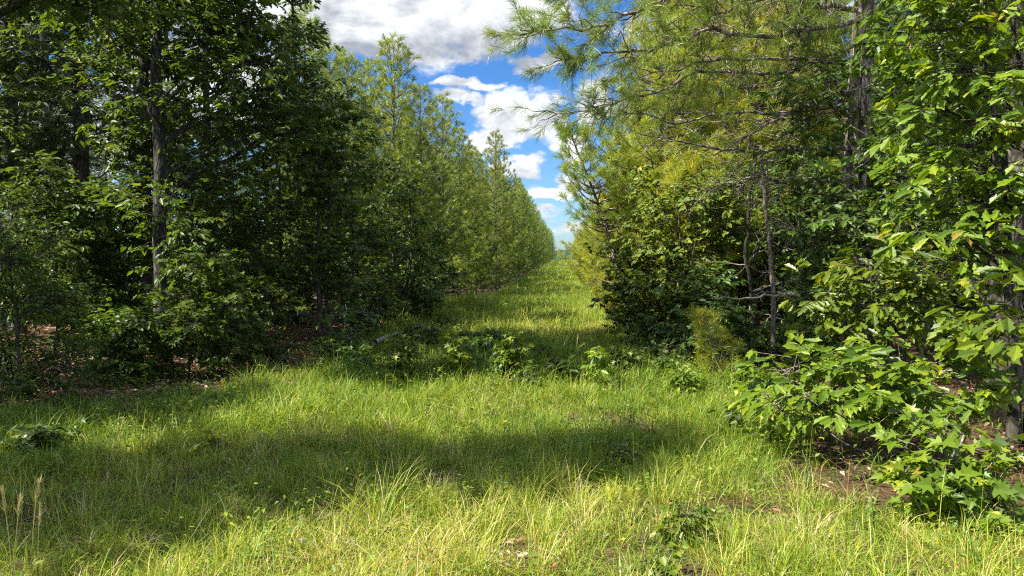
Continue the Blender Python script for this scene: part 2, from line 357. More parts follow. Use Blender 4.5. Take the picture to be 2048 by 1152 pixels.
# ------------------------------------------------------------------ pines
def needles(g, rs, pos, d, K, L, w, tint, curve=.15, cone=(.35, 1.15), back=.14):
    """K needles around every shoot tip"""
    m = len(pos); d = d / (np.linalg.norm(d, axis=1)[:, None] + 1e-9)
    ref = np.where(np.abs(d[:, 2:3]) < .9, V3(0, 0, 1)[None], V3(1, 0, 0)[None]); u = np.cross(d, ref); u /= np.linalg.norm(u, axis=1)[:, None]; v = np.cross(d, u)
    th = rs.uniform(0, 2 * math.pi, (m, K)); ph = rs.uniform(*cone, (m, K)); t = rs.uniform(-back, .02, (m, K))
    nd = np.cos(ph)[..., None] * d[:, None] + np.sin(ph)[..., None] * (np.cos(th)[..., None] * u[:, None] + np.sin(th)[..., None] * v[:, None])
    b = pos[:, None] + d[:, None] * t[..., None]; LL = (L * rs.uniform(.7, 1.15, (m, K)))[..., None]
    rnd = rs.normal(0, 1, (m, K, 3)); s = np.cross(nd, rnd); s /= np.linalg.norm(s, axis=2)[..., None] + 1e-9
    mid = b + nd * LL * .55 ; tip = b + nd * LL; tip[..., 2] -= curve * LL[..., 0]
    vv = np.stack([b - s * w * .35, b + s * w * .35, mid + s * w * .5, mid - s * w * .5, tip], 2)  # m,K,5,3
    q = m * K; i = np.arange(q)[:, None] * 5
    loops = np.concatenate([i + np.array([[0, 1, 2, 3]]), i + np.array([[3, 2, 4]])], 1)
    tn = np.clip(np.repeat(np.broadcast_to(tint, (m,)), K) + rs.normal(0, .10, q), 0, 1)
    g.add(vv.reshape(-1, 3), loops, np.tile([4, 3], q), np.repeat(tn, 5))

def pine(name, label, base, H, r0, seed, crown_from=.18, spread=1.75, mat='needle_bright', bark='bark_grey', K=34, nl=.19, nw=.007, lean=(0, 0), dens=1.0, dead=.12, group=None, cat='pine tree', top_open=1.0, tuft_step=.27):
    rs = np.random.RandomState(seed); root = thing(name, label, cat, base, group)
    wood = Geo(); tp = []; td = []; tt = []
    k = 12; t = np.linspace(0, 1, k); tr = np.stack([lean[0] * t ** 1.4, lean[1] * t ** 1.4, H * t], 1); tr[1:, :2] += np.cumsum(rs.normal(0, .012 * H / 9, (k - 1, 2)), 0)
    rr = r0 * (1 - t) ** .8 + .012; rr[0] *= 1.3; wood.tube(tr, rr, 10)
    at = lambda z: np.array([np.interp(z, tr[:, 2], tr[:, 0]), np.interp(z, tr[:, 2], tr[:, 1]), z])
    z = H * .06
    while z < H * .99:
        f = z / H; live = f > crown_from; nb = rs.randint(3, 6) if live else rs.randint(1, 3)
        a0 = rs.uniform(0, 6.28)
        for b in range(nb):
            if not live and rs.rand() > dead * 6: continue
            a = a0 + b * 6.283 / nb + rs.normal(0, .35); q = (f - crown_from) / (1 - crown_from)
            prof = (1.0 - max(q, 0)) ** .72 * (.55 + .45 * min(1, max(q, 0) * 5 + .2))
            Lb = spread * prof * rs.uniform(.65, 1.15) + .14; rise = .15 + .85 * max(q, 0) ** 1.2 + rs.normal(0, .12)
            if not live: Lb *= .8; rise = rs.normal(0.0, .2)
            h = V3(math.cos(a), math.sin(a), 0); o = at(z); nseg = 6; s = np.linspace(0, 1, nseg)[:, None]
            pts = o + h * Lb * s + V3(0, 0, 1) * (Lb * (rise * s - .18 * s * (1 - s) * 2 + .22 * s ** 2.5)); pts[1:] += rs.normal(0, .02 * Lb + .005, (nseg - 1, 3))
            br = min(.011 + .014 * Lb, rr[min(k - 1, int(f * k))] * .7); wood.tube(pts, np.linspace(br, .004, nseg), 4, cap=False)
            n2 = int(max(2, Lb / tuft_step * 1.25 * dens)); side = 1
            for j in range(n2):
                sj = .22 + .78 * (j + .5) / n2; side = -side; p0 = np.array([np.interp(sj, s[:, 0], pts[:, c]) for c in range(3)])
                l2 = (.18 + .42 * Lb * (1 - sj)) * rs.uniform(.6, 1.2); ang = side * rs.uniform(.5, 1.0)
                hd = V3(math.cos(a + ang), math.sin(a + ang), rs.uniform(.0, .55) + rise * .4); p1 = p0 + unit(hd) * l2
                q_ = bend(p0, p1, 3, rs, .07, -.04); wood.tube(q_, [.006, .004, .003], 3, cap=False)
                if live and rs.rand() < (1.0 if q > .08 else .55):
                    n3 = max(1, int(l2 / .17))
                    for e in range(n3):
                        fr = 1 - e * .17 / max(l2, .17); pp = p0 + (p1 - p0) * fr; dd = unit(unit(hd) + V3(0, 0, .35) + rs.normal(0, .28, 3))
                        if e: pp = pp + rs.normal(0, .05, 3)
                        tp.append(pp); td.append(dd); tt.append(rs.uniform(.2, .75) + (.12 if q > .6 else 0))
            if live: tp.append(pts[-1]); td.append(unit(pts[-1] - pts[-2] + V3(0, 0, .12))); tt.append(rs.uniform(.4, .85))
        z += H * .036 * rs.uniform(.75, 1.3) / max(.6, dens)
    tp.append(tr[-1]); td.append(V3(0, 0, 1)); tt.append(.7)
    crown = Geo(); needles(crown, rs, np.array(tp), np.array(td), K, nl, nw, np.array(tt))
    wood.build('trunk', M[bark], root, True); crown.build('crown', M[mat], root)
    return root

def G0(x, y, dz=0): return (float(x), float(y), float(gz(x, y)) + dz)
def GP(px, D):                          # ground point below photo column px at Y = D
    p = P(px, 520, D); return float(p[0]), float(D)
def RL(base, px, py, D): return P(px, py, D) - np.array(base)
PI = math.pi

# ================================================================== GROUND, HILLS
def grid(name, xs, ys, zf, mat):
    X, Y = np.meshgrid(xs, ys); Z = zf(X, Y); g = Geo(); nx = len(xs); ny = len(ys)
    i = (np.arange(ny - 1)[:, None] * nx + np.arange(nx - 1)[None]).ravel()
    g.add(np.stack([X, Y, Z], -1).reshape(-1, 3), np.stack([i, i + 1, i + nx + 1, i + nx], 1), np.full(len(i), 4), .5)
    return g.build(name, mat, None, True)
xs = np.concatenate([-np.geomspace(2500, 12, 26)[:-1], np.linspace(-12, 12, 121), np.geomspace(12, 2500, 26)[1:]])
ys = np.concatenate([-np.geomspace(600, 6, 12)[:-1], np.linspace(-6, 40, 231), np.geomspace(40, 3000, 70)[1:]])
tag(grid('ground', xs, ys, gz, M['ground']), 'brown soil and old pine straw under the grassy track and the woods', 'ground', None, 'structure')
def hz(X, Y):
    r = np.clip((Y - 620) / 500, 0, 1); base = -17 + (26 + 7 * np.sin(X * .0042 + 1) + 5 * np.sin(X * .011) + 2.0 * np.sin(X * .05)) * sstep(r, 0, .8)
    return base + 1.6 * np.sin(X * .31 + Y * .23) * sstep(r, 0, .3) + 1.2 * np.sin(X * .61 - Y * .37)
tag(grid('hills', np.linspace(-900, 900, 260), np.linspace(600, 1500, 60), hz, M['hill']), 'low wooded ridge, blue green, closing the end of the track', 'hill', None, 'structure')

# ================================================================== FAR ROWS OF PINES
rs = np.random.RandomState(7)
protoL = [pine('pine_tree', 'x', (0, -60, -50), 9, .09, 100 + i, mat='needle_bright', K=36, nw=.010, crown_from=.04, spread=2.1, dens=1.25) for i in range(4)]
protoR = [pine('pine_tree', 'x', (0, -60, -50), 9, .09, 200 + i, mat='needle_yellow', K=36, nw=.010, crown_from=.03, spread=2.1, dens=1.1) for i in range(3)]
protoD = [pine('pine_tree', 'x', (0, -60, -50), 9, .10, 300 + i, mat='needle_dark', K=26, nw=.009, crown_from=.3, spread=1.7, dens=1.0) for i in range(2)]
for ps in (protoL, protoR, protoD):
    for p in ps:
        del p['label']
def row(protos, x0, ya, yb, step, label, group, h=(.88, 1.08), jx=.22):
    y = ya
    while y < yb:
        w_ = rs.uniform(.72, 1.05); p = protos[rs.randint(len(protos))]; x = x0 + rs.normal(0, jx); yy = y + rs.normal(0, step * .2)
        s_ = float(rs.uniform(*h)); dup(p, G0(x, yy, -.03), rs.uniform(0, 6.28), (s_ * w_, s_ * w_, s_), label, group); y += step * (1 if y < 90 else 1.6)
GL = 'pines of the long row along the far left of the track'; GR = 'pines of the long row along the far right of the track'
row(protoL, -4.6, 41, 240, 3.0, 'green pine in the receding wall of pines along the left of the far track', GL, (.8, 1.14))
row(protoL, -8.2, 34, 200, 3.6, 'pine in the second row behind the left wall of pines', 'pines of the second left row', (.95, 1.12))
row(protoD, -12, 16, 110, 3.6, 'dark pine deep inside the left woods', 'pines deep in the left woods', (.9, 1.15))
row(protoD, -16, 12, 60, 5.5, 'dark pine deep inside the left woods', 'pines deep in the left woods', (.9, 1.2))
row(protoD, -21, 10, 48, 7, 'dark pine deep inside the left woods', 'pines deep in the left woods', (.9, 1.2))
row(protoR, 3.9, 33, 240, 3.0, 'yellow green pine in the receding wall of pines along the right of the far track', GR, (.62, .95))
row(protoR, 6.6, 24, 200, 3.6, 'pine in the second row behind the right wall of pines', 'pines of the second right row', (.9, 1.1))
row(protoR, 9.8, 15, 70, 3.4, 'tall pine well inside the right woods', 'pines deep in the right woods', (1.0, 1.25))
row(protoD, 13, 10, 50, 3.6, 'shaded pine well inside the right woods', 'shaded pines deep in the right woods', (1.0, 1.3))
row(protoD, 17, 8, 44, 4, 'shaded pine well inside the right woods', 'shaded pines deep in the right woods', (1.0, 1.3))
# the nearer left pines that stand out one by one
def near_pine(protos, i, px, D, ptop, label, rz=0., w=1.):
    x, y = GP(px, D); H = P(px, ptop, D)[2]; b = G0(x, y, -.03); s = (H - b[2]) / 9
    r = dup(protos[i], b, rz, s, label); r.scale = (s * w, s * w, s); return r
near_pine(protoL, 0, 614, 19, 14, 'slender pine whose open top pokes out above the dark oaks into grey cloud', .3, .85)
near_pine(protoL, 1, 700, 20.5, 118, 'yellowish pine just left of the tallest pine, half behind the oaks', 1.9)
near_pine(protoL, 2, 792, 23, 84, 'tallest open topped pine standing against the blue gap in the clouds', 4.0, 1.05)
near_pine(protoL, 3, 745, 26, 130, 'pine tip crowded between the tallest pine and its yellowish neighbour', 2.2)
near_pine(protoL, 1, 842, 27, 175, 'pine directly right of the tallest open topped pine', .9, .9)
near_pine(protoL, 0, 886, 31, 196, 'sharp spired pine with its tip beside the big white cloud', 2.6)
near_pine(protoL, 3, 918, 35, 262, 'pine with leaning tip just right of the sharp spired pine', 5.2)
near_pine(protoL, 2, 945, 39, 300, 'dark pointed pine where the left wall of pines begins to recede', 3.3)
near_pine(protoL, 1, 660, 24, 100, 'pine behind the oaks seen just left of the yellowish pine', .2)
near_pine(protoD, 1, 30, 13, -300, 'dark pine drooping into the top left corner of the picture', 1.0, 1.2)
near_pine(protoD, 0, 100, 16, -200, 'shaded pine between the two dark oak trunks and the left corner', 2.0, 1.1)
for p in protoL + protoR + protoD:
    for c in list(p.children): bpy.data.objects.remove(c)
    bpy.data.objects.remove(p)

# ================================================================== LEFT WOODS, NEAR
def crown_blobs(rs, cx, cy, z0, z1, R, nblob, nt, sq=.55):
    out = []
    for i in range(nblob):
        f = (i + .5) / nblob; z = z0 + (z1 - z0) * f; rr = R * math.sin(PI * (0.18 + .72 * f)) ** .7; a = i * 2.399 + rs.uniform(-.4, .4)
        d = rr * rs.uniform(.35, .85); out.append(((cx + d * math.cos(a), cy + d * math.sin(a), z + rs.uniform(-.2, .2)), (R * .42, R * .42, R * .42 * sq), nt))
    return out
rs = np.random.RandomState(21)
# big oak with the forked limb
x, y = GP(322, 10.5); b = G0(x, y, -.05)
tr1 = [(0, 0, 0)] + [RL(b, px, py, 10.5) for px, py in ((322, 560), (320, 420), (318, 240), (312, 120), (318, -40), (330, -500))]
fork = [RL(b, px, py, 10.5) for px, py in ((318, 248), (300, 215), (272, 192), (290, 130), (285, 60), (270, -60))]
bl = [(RL(b, px, py, D), (.85, .85, .5), nt) for px, py, D, nt in (
    (220, 80, 10.4, 55), (400, 60, 10.6, 70), (500, 40, 11, 70), (545, 110, 11, 50), (580, 180, 11.3, 50), (480, 150, 10.6, 60), (330, -60, 10, 60), (180, 30, 10, 55), (420, 230, 10.8, 45),
    (540, 250, 11, 50), (440, -60, 11, 60), (480, -20, 11.5, 60), (400, -330, 9.2, 70), (300, -420, 9.4, 60), (480, -420, 9.6, 60), (380, -560, 10, 70), (460, -620, 10.5, 70), (300, -600, 10.5, 60), (215, 190, 10.6, 30), (370, 20, 10.9, 40), (380, -220, 10.6, 60), (480, -200, 10.8, 60), (300, -320, 10.5, 60), (420, -380, 10.5, 60), (520, -330, 10.8, 50), (620, 250, 12, 45), (340, 480, 9.9, 22), (305, 430, 10, 20), (330, 380, 9.9, 12), (350, 170, 10, 14), (360, 330, 11.2, 26), (480, 340, 11.5, 40), (540, 60, 12, 50))]  # upper crown above the view widened to cast more shade on the track
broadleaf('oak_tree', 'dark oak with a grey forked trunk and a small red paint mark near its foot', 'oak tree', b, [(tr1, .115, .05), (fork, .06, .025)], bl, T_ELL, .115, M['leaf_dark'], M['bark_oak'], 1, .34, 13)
pm = Geo(); q = np.array([RL(b, 326, yy, 10.38) for yy in (655, 668, 682, 692)])
oak1 = [o for o in C.objects if o.name.startswith('oak_tree')][0]
pm.tube(q + V3(.0, .035, 0), [.008, .03, .028, .007], 8); pm.build('paint_mark', M['paint'], oak1, True)
# second oak further left
x, y = GP(165, 13); b = G0(x, y, -.05)
tr2 = [(0, 0, 0)] + [RL(b, px, py, 13) for px, py in ((168, 560), (165, 400), (163, 240), (158, 100), (160, -100), (165, -260))]
bl = [(RL(b, px, py, D), (1.1, 1.1, .6), nt) for px, py, D, nt in ((60, 100, 12, 60), (120, 30, 13, 60), (230, -20, 13, 60), (40, 250, 12, 50), (235, 330, 13.6, 36), (90, 200, 12.5, 40), (110, 400, 13.2, 40), (270, 240, 14, 40), (60, -80, 12, 60), (180, -150, 13, 50))]
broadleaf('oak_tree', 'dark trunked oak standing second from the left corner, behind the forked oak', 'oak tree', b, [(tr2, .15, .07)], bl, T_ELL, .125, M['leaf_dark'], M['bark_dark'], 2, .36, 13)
# slim understory trees of the left edge
def slim(px, D, ptop, pbot, R, nb, nt, label, seed, leaf=T_MAPLE, ls=.085, mat='leaf_dark', bark='bark_dark', r=.035, stems=1, name='sapling', cat='young tree', lean=0., per=11, gap=None, face=None):
    x, y = GP(px, D); b = G0(x, y, -.03); H = P(px, ptop, D)[2] - b[2]; zb = max(.25, P(px, pbot, D)[2] - b[2]); rs = np.random.RandomState(seed)
    tr = []
    for s_ in range(stems):
        a = rs.uniform(0, 6.28); o = .16 * (stems > 1); e = V3(math.cos(a), math.sin(a), 0) * (R * .35 * (stems > 1))
        tr.append(([(o * math.cos(a), o * math.sin(a), 0), (o * math.cos(a) * 1.5 + e[0] * .4 + lean * .4, e[1] * .5, H * .45), (e[0] + lean, e[1], H * .93)], r * rs.uniform(.7, 1), .008))
    bl = crown_blobs(rs, 0, 0, zb, H * .95, R, nb, nt)
    bl = [((c[0] + lean * c[2] / H, c[1], c[2]), rad, k) for c, rad, k in bl]
    return broadleaf(name, label, cat, b, tr, bl, leaf, ls, M[mat], M[bark], seed, .3, per, sides=7, face=face)
slim(640, 13.0, 150, 560, 1.15, 14, 40, 'young maple on several thin dark stems at the right end of the dark oaks', 31, stems=3, r=.045)
slim(560, 14.5, 160, 600, 1.2, 14, 36, 'dark leafy tree filling the gap between the forked oak and the many stemmed maple', 32, r=.05)
slim(700, 15.5, 250, 600, 1.0, 12, 36, 'dark maple standing right behind the many stemmed maple', 33, stems=2)
slim(790, 17.5, 350, 610, 1.15, 12, 40, 'rounded dark green tree below the tallest pine', 34, mat='leaf_mid', stems=2)
slim(850, 20.5, 450, 600, .9, 9, 34, 'low bushy tree at the inner corner where the track bends behind the woods', 35, mat='leaf_mid')
slim(470, 12.5, 330, 640, 1.1, 12, 32, 'dark leafy young tree just right of the forked oak', 36, T_ELL, .1)
slim(385, 13.5, 280, 640, .9, 9, 26, 'thin straight young tree close behind the forked oak', 37, T_ELL, .1, r=.045)
slim(255, 11.5, 350, 690, 1.0, 10, 34, 'young tree with pale sunlit leaves between the two oak trunks', 38, T_ELL, .125, 'leaf_mid', r=.03)
slim(110, 10.9, 330, 650, 1.0, 11, 40, 'leafy young tree in front of the second oak, near the left border', 39, T_ELL, .11, 'leaf_dark', r=.03)
slim(40, 7.6, 430, 830, .85, 13, 60, 'dense small leaved evergreen shrub filling the lower left border', 40, T_ELL6, .055, 'leaf_dark', r=.03, stems=3, name='evergreen_shrub', cat='shrub', per=15)
slim(-90, 8.2, 200, 780, 1.0, 12, 50, 'dense shrub cut by the left border behind the small leaved evergreen', 41, T_ELL6, .07, 'leaf_dark', r=.04, stems=3, name='evergreen_shrub', cat='shrub', per=13)
slim(258, 9.2, 610, 740, .55, 6, 22, 'small sapling with big pale leaves at the foot of the forked oak', 42, T_ELL, .13, 'leaf_mid', r=.014)
slim(250, 9.8, 620, 750, .5, 5, 20, 'little sapling beside the leaf strewn clearing, left of the forked oak', 43, T_ELL, .12, 'leaf_mid', r=.014)
slim(415, 9.6, 520, 720, .7, 8, 28, 'sapling with drooping glossy leaves right of the forked oak trunk', 44, T_MAPLE, .1, 'leaf_dark', r=.018)
slim(520, 10.8, 560, 730, .7, 7, 24, 'shaded sapling between forked oak and many stemmed maple', 45, T_MAPLE, .09, 'leaf_dark', r=.018)
slim(735, 14.2, 560, 700, .8, 8, 30, 'shaded bush left of the fallen branch', 46, T_MAPLE, .08, 'leaf_dark', r=.02, stems=3, name='bush', cat='bush')
slim(835, 18.0, 540, 640, .8, 8, 28, 'bush behind the tip of the fallen branch', 47, T_MAPLE, .08, 'leaf_mid', r=.02, stems=3, name='bush', cat='bush')
slim(690, 11.8, 600, 715, .5, 5, 14, 'thin pale stemmed sapling with sparse layered leaves by the fallen branch', 48, T_MAPLE, .08, 'leaf_mid', 'wood_bare', r=.016)
slim(180, 11.6, 440, 640, .9, 9, 30, 'broad leaved young tree before the second oak trunk', 49, T_ELL, .12, 'leaf_dark', r=.025)
# trees just outside the left border, some added unseen to throw the shade over the grass
x_, y_ = -8.0, 6.0
def generic(name, label, loc, H, R, seed, mat='leaf_dark', ls=.12, nb=20, nt=55, zb=1.6, group=None, r=.1, lean=0.):
    rs = np.random.RandomState(seed); b = G0(loc[0], loc[1], -.05)
    return broadleaf(name, label, 'oak tree', b, [([(0, 0, 0), (.1 + lean * .5, 0, H * .5), (lean, .1, H * .93)], r, .03)], crown_blobs(rs, lean, 0, zb, H, R, nb, nt), T_ELL, ls, M[mat], M['bark_dark'], seed, .35, 12, group=group)
tA = generic('oak_tree', 'oak standing just off the left border that shades the front grass', (-7.4, 2.25), 12.2, 1.05, 61, zb=2.2, nb=26)
dup(tA, G0(-9.8, 1.7, -.05), 3.0, 1.0, 'oak standing off the left border behind the shading oak')
dup(tA, G0(-10.5, 12.2, -.05), 2.0, .95, 'oak inside the left woods beyond the second oak')
generic('oak_tree', 'unseen low crowned oak added outside the left border to shade the lower left grass', (-8.0, 5.4), 6.2, 1.5, 65, zb=.9, nb=20, nt=55, r=.08)  # unseen oak put in to darken the lower left grass with its shadow
generic('oak_tree', 'tall oak added off the left border, its high crown leaning in to shade the middle grass', (-7.3, 7.9), 11.5, 1.35, 64, zb=4.4, nb=24, nt=60, r=.09, lean=1.6)  # added for its shadow: trunk kept out of view, crown leaned into place
dup(tA, G0(-6.9, 11.6, -.05), 2.4, .95, 'tall oak added behind the big forked oak to shade the track')  # extra tall copy put in to carry shade across the track
dup(tA, G0(-7.4, 14.8, -.05), 4.1, .88, 'oak behind the forked oak whose crown fills the upper left')
dup(tA, G0(-12.5, 16.5, -.05), 5.1, 1.05, 'oak furthest back among the oaks of the left woods')
dup(tA, G0(-6.6, 17.5, -.05), 1.1, .78, 'oak crown standing behind the many stemmed maple')
# dim bushes of the left interior
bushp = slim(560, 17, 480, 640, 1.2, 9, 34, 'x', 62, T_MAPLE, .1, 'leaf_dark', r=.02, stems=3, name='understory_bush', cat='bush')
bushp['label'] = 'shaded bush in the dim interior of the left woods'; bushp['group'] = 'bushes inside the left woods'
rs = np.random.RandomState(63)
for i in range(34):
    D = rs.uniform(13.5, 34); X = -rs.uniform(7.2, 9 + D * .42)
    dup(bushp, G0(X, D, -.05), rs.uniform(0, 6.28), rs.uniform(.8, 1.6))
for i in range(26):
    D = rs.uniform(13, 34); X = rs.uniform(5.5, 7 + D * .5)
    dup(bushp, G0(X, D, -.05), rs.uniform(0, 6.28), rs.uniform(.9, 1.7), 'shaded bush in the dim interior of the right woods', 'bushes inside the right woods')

# ================================================================== RIGHT WOODS, NEAR
rs = np.random.RandomState(81)
def bough(wood, crownlists, pts, r0, rs, ntw, tw=(.3, .9), live=.3, flat=.35, sub=3):
    pts = np.asarray(pts, float); k = len(pts) * 4; ti = np.linspace(0, len(pts) - 1, k)
    q = np.stack([np.interp(ti, range(len(pts)), pts[:, a]) for a in range(3)], 1); q[1:-1] += rs.normal(0, .018, (k - 2, 3))
    wood.tube(q, np.linspace(r0, max(.005, r0 * .22), k), 6)
    L = np.linalg.norm(q[-1] - q[0])
    for i in range(ntw):
        t = rs.uniform(.12, 1); j = min(k - 2, int(t * (k - 1))); d = unit(q[j + 1] - q[j]); p = q[j]
        sd = unit(np.cross(d, rs.normal(0, 1, 3)) * V3(1, 1, .8)); dd = unit(d * rs.uniform(.4, 1) + sd * rs.uniform(.4, .9)); l = rs.uniform(*tw) * (1.15 - .5 * t)
        e = p + dd * l; s = bend(p, e, 5, rs, .13); wood.tube(s, np.linspace(.0035 + r0 * .16, .002, 5), 4, cap=False)
        for m_ in range(sub):
            jj = rs.randint(1, 5); d3 = unit(dd + rs.normal(0, .55, 3)); l3 = l * rs.uniform(.25, .6); s3 = bend(s[jj], s[jj] + d3 * l3, 4, rs, .12)
            wood.tube(s3, [.004, .003, .002, .0012], 3, cap=False)
            if rs.rand() < live: crownlists[0].append(s3[-1]); crownlists[1].append(unit(d3 + V3(0, 0, .15)))
        if rs.rand() < live: crownlists[0].append(e); crownlists[1].append(dd)
# big pine with long half-dead limbs
x, y = GP(1718, 11.5); b = G0(x, y, -.05); bp = thing('pine_tree', 'big pine with thick scaly trunk and long bare limbs reaching left over the track', 'pine tree', b)
wood = Geo(); A = [[], []]
tr = np.array([(0, 0, 0)] + [RL(b, px, py, 11.5) for px, py in ((1716, 690), (1722, 520), (1708, 380), (1716, 200), (1728, 30), (1735, -200), (1740, -500))], float)
tz = np.linspace(0, len(tr) - 1, 26); q = np.stack([np.interp(tz, range(len(tr)), tr[:, a]) for a in range(3)], 1); wood.tube(q, np.linspace(.21, .12, 26) * (1 + rs.normal(0, .02, 26)), 16)
def lim(*p): return [RL(b, a_, b_, c_) for a_, b_, c_ in p]
limbs = [(lim((1715, 215, 11.4), (1640, 120, 11), (1590, 60, 10.6), (1560, -30, 10.3)), .04, 18, .1),
         (lim((1712, 235, 11.4), (1670, 215, 11), (1600, 212, 10.5), (1530, 250, 10), (1450, 300, 9.6)), .042, 26, .12),
         (lim((1700, 125, 11.4), (1600, 120, 11), (1500, 118, 10.4), (1400, 122, 10), (1280, 155, 9.6)), .036, 34, .15),
         (lim((1700, 300, 11.4), (1600, 298, 11), (1500, 305, 10.6), (1400, 290, 10.3), (1270, 265, 10)), .034, 40, .10),
         (lim((1712, 20, 11.4), (1640, 10, 11), (1560, -10, 10.6), (1450, 20, 10), (1350, 10, 9.7)), .045, 40, .4),
         (lim((1725, -60, 11.4), (1600, -70, 10.6), (1450, -50, 9.6), (1300, 10, 9), (1180, 60, 8.7), (1040, 60, 8.5)), .045, 46, .95),
         (lim((1720, 40, 11.4), (1560, 70, 10.6), (1420, 60, 9.8), (1300, 100, 9.4), (1200, 110, 9.2), (1110, 115, 9)), .036, 44, .9),
         (lim((1710, 90, 11.4), (1560, 150, 10.8), (1420, 140, 10), (1290, 190, 9.6), (1190, 215, 9.4), (1100, 235, 9.2)), .032, 48, .85),
         (lim((1715, 200, 11.4), (1560, 230, 11), (1450, 225, 10.6), (1350, 250, 10.2), (1230, 215, 9.8)), .03, 34, .1),
         (lim((1700, 360, 11.4), (1600, 370, 11), (1500, 350, 10.6), (1420, 390, 10.4)), .025, 24, .05),
         (lim((1712, 530, 11.4), (1640, 505, 11), (1600, 480, 10.8), (1570, 490, 10.6)), .04, 10, 0.),
         (lim((1730, -120, 11.4), (1800, -140, 11), (1900, -60, 10.5)), .04, 30, .9), (lim((1730, -200, 11.4), (1600, -260, 10.6), (1450, -230, 10)), .04, 40, .95),
         (lim((1560, -40, 10.4), (1400, -60, 9.4), (1250, -40, 9), (1100, -10, 8.6)), .03, 40, .95)]
for pts, r0, nt, live in limbs: bough(wood, A, pts, r0, rs, nt, (.35, 1.0), live)
wood.build('trunk', M['bark_pine'], bp, True); cr = Geo(); needles(cr, rs, np.array(A[0]), np.array(A[1]), 44, .16, .0042, np.clip(rs.normal(.45, .15, len(A[0])), 0, 1), .12, (.2, 1.2)); cr.build('crown', M['needle_bright'], bp)
cn = Geo()
idx = rs.choice(len(A[0]), 14, replace=False)
for i in idx:
    p = A[0][i] + V3(0, 0, -.03); cn.tube(np.array([p, p + V3(0, 0, -.02), p + V3(0, 0, -.05), p + V3(0, 0, -.075)]), [.006, .02, .017, .004], 6)
cn.build('cone', M['bark_dark'], bp, True)['kind'] = 'stuff'
# leaning young pine by the track
x, y = GP(1262, 15.5); b = G0(x, y, -.05); e = RL(b, 1138, 268, 15.5)
pine('pine_tree', 'thin young pine leaning left over the track with bare lower stem', b, e[2], .05, 82, .5, .85, 'needle_bright', 'bark_pine', 60, .17, .006, (e[0], 0), 1.05, .05)
# pines of the right wall, near
def rp(px, D, ptop, seed, label, mat='needle_yellow', spread=1.9, cf=.05, K=46, bark='bark_grey', lean=(0, 0)):
    x, y = GP(px, D); b = G0(x, y, -.05); H = P(px, ptop, D)[2] - b[2]
    return pine('pine_tree', label, b, H, .08, seed, cf, spread, mat, bark, K, .18, .0062, lean, 1.5)
rp(1330, 21, 10, 83, 'yellow green pine just right of the leaning young pine', spread=1.9)
rp(1262, 29, 230, 84, 'pine directly behind the leaning young pine', 'needle_bright', 1.9)
rp(1400, 17, -120, 85, 'tall yellow green pine filling the centre of the right wall behind the bare limbs', spread=2.3)
rp(1500, 15.5, -160, 86, 'pine with browning needles behind the bare limbs near the big pine trunk', spread=2.0, cf=.2)
rp(1610, 16.5, -260, 87, 'tall pine immediately left of the big scaly trunk, behind its limbs', 'needle_bright', 2.1, .15)
rp(1330, 15.5, -60, 92, 'upright pine whose upper crown closes the sky above the middle of the thicket', spread=1.7, cf=.3)
rp(1560, 19, -300, 93, 'tall pine closing the sky between the bare limbs and the big trunk', 'needle_bright', 2.2, .2)
rp(1400, 13.2, 330, 88, 'bushy yellow young pine in the middle of the right thicket', 'needle_yellow', 1.3, .02)
rp(1216, 38, 400, 89, 'low spreading pine at the right edge of the far track', 'needle_yellow', 2.6)
rp(1850, 15, -300, 90, 'shaded pine right of the big scaly trunk', 'needle_dark', 2.0, .1)
rp(1290, 16.5, 330, 91, 'small yellow pine crowded under the leaning young pine', 'needle_yellow', 1.3, .02)
# bare thin trunks in the thicket
def snag(name, label, pts, r0, r1, mat, ntw, seed, cat='dead tree'):
    rs = np.random.RandomState(seed); p = [P(*q_) for q_ in pts]; b = G0(p[0][0], p[0][1], -.05); root = thing(name, label, cat, b)
    wd = Geo(); L = [[], []]; pr = [V3(0, 0, 0)] + [q_ - np.array(b) for q_ in p[1:]]
    k = len(pr) * 4; ti = np.linspace(0, len(pr) - 1, k); q = np.stack([np.interp(ti, range(len(pr)), np.array(pr)[:, a]) for a in range(3)], 1)
    q[1:-1] += rs.normal(0, .012, (k - 2, 3)); wd.tube(q, np.linspace(r0, r1, k), 8); wd.build('trunk', M[mat], root, True)
    tw = Geo()
    for i in range(ntw):
        j = rs.randint(k // 4, k - 1); a = rs.uniform(0, 6.28); d = unit(V3(math.cos(a), math.sin(a) * .6, rs.uniform(-.25, .5)))
        bough(tw, L, [q[j], q[j] + d * rs.uniform(.3, .9)], .011, rs, 4, (.15, .4), 0, sub=2)
    if ntw: tw.build('branch', M['twig_grey'], root, True)['kind'] = 'stuff'
    return root
snag('dead_tree', 'slim bare grey trunk in front of the thicket, right of its darker twin', [(1548, 716, 10.6), (1546, 600, 10.6), (1540, 480, 10.6), (1528, 380, 10.6), (1520, 290, 10.6)], .042, .018, 'bark_pine', 9, 91)
snag('dead_tree', 'thin dark bare trunk leaning beside the slim grey trunk', [(1510, 712, 11.2), (1505, 590, 11.2), (1490, 500, 11.2), (1500, 400, 11.2), (1512, 300, 11.2)], .036, .015, 'bark_dark', 9, 92)
snag('dead_tree', 'short leaning dead stem low in the dark of the right thicket', [(1527, 715, 11.3), (1510, 660, 11.3), (1500, 610, 11.3)], .03, .012, 'twig_grey', 4, 93)
snag('dead_tree', 'thin straight dead stem between the big scaly trunk and the right border', [(1840, 720, 10), (1838, 600, 10), (1832, 480, 10), (1820, 60, 10)], .032, .018, 'bark_pine', 8, 94)
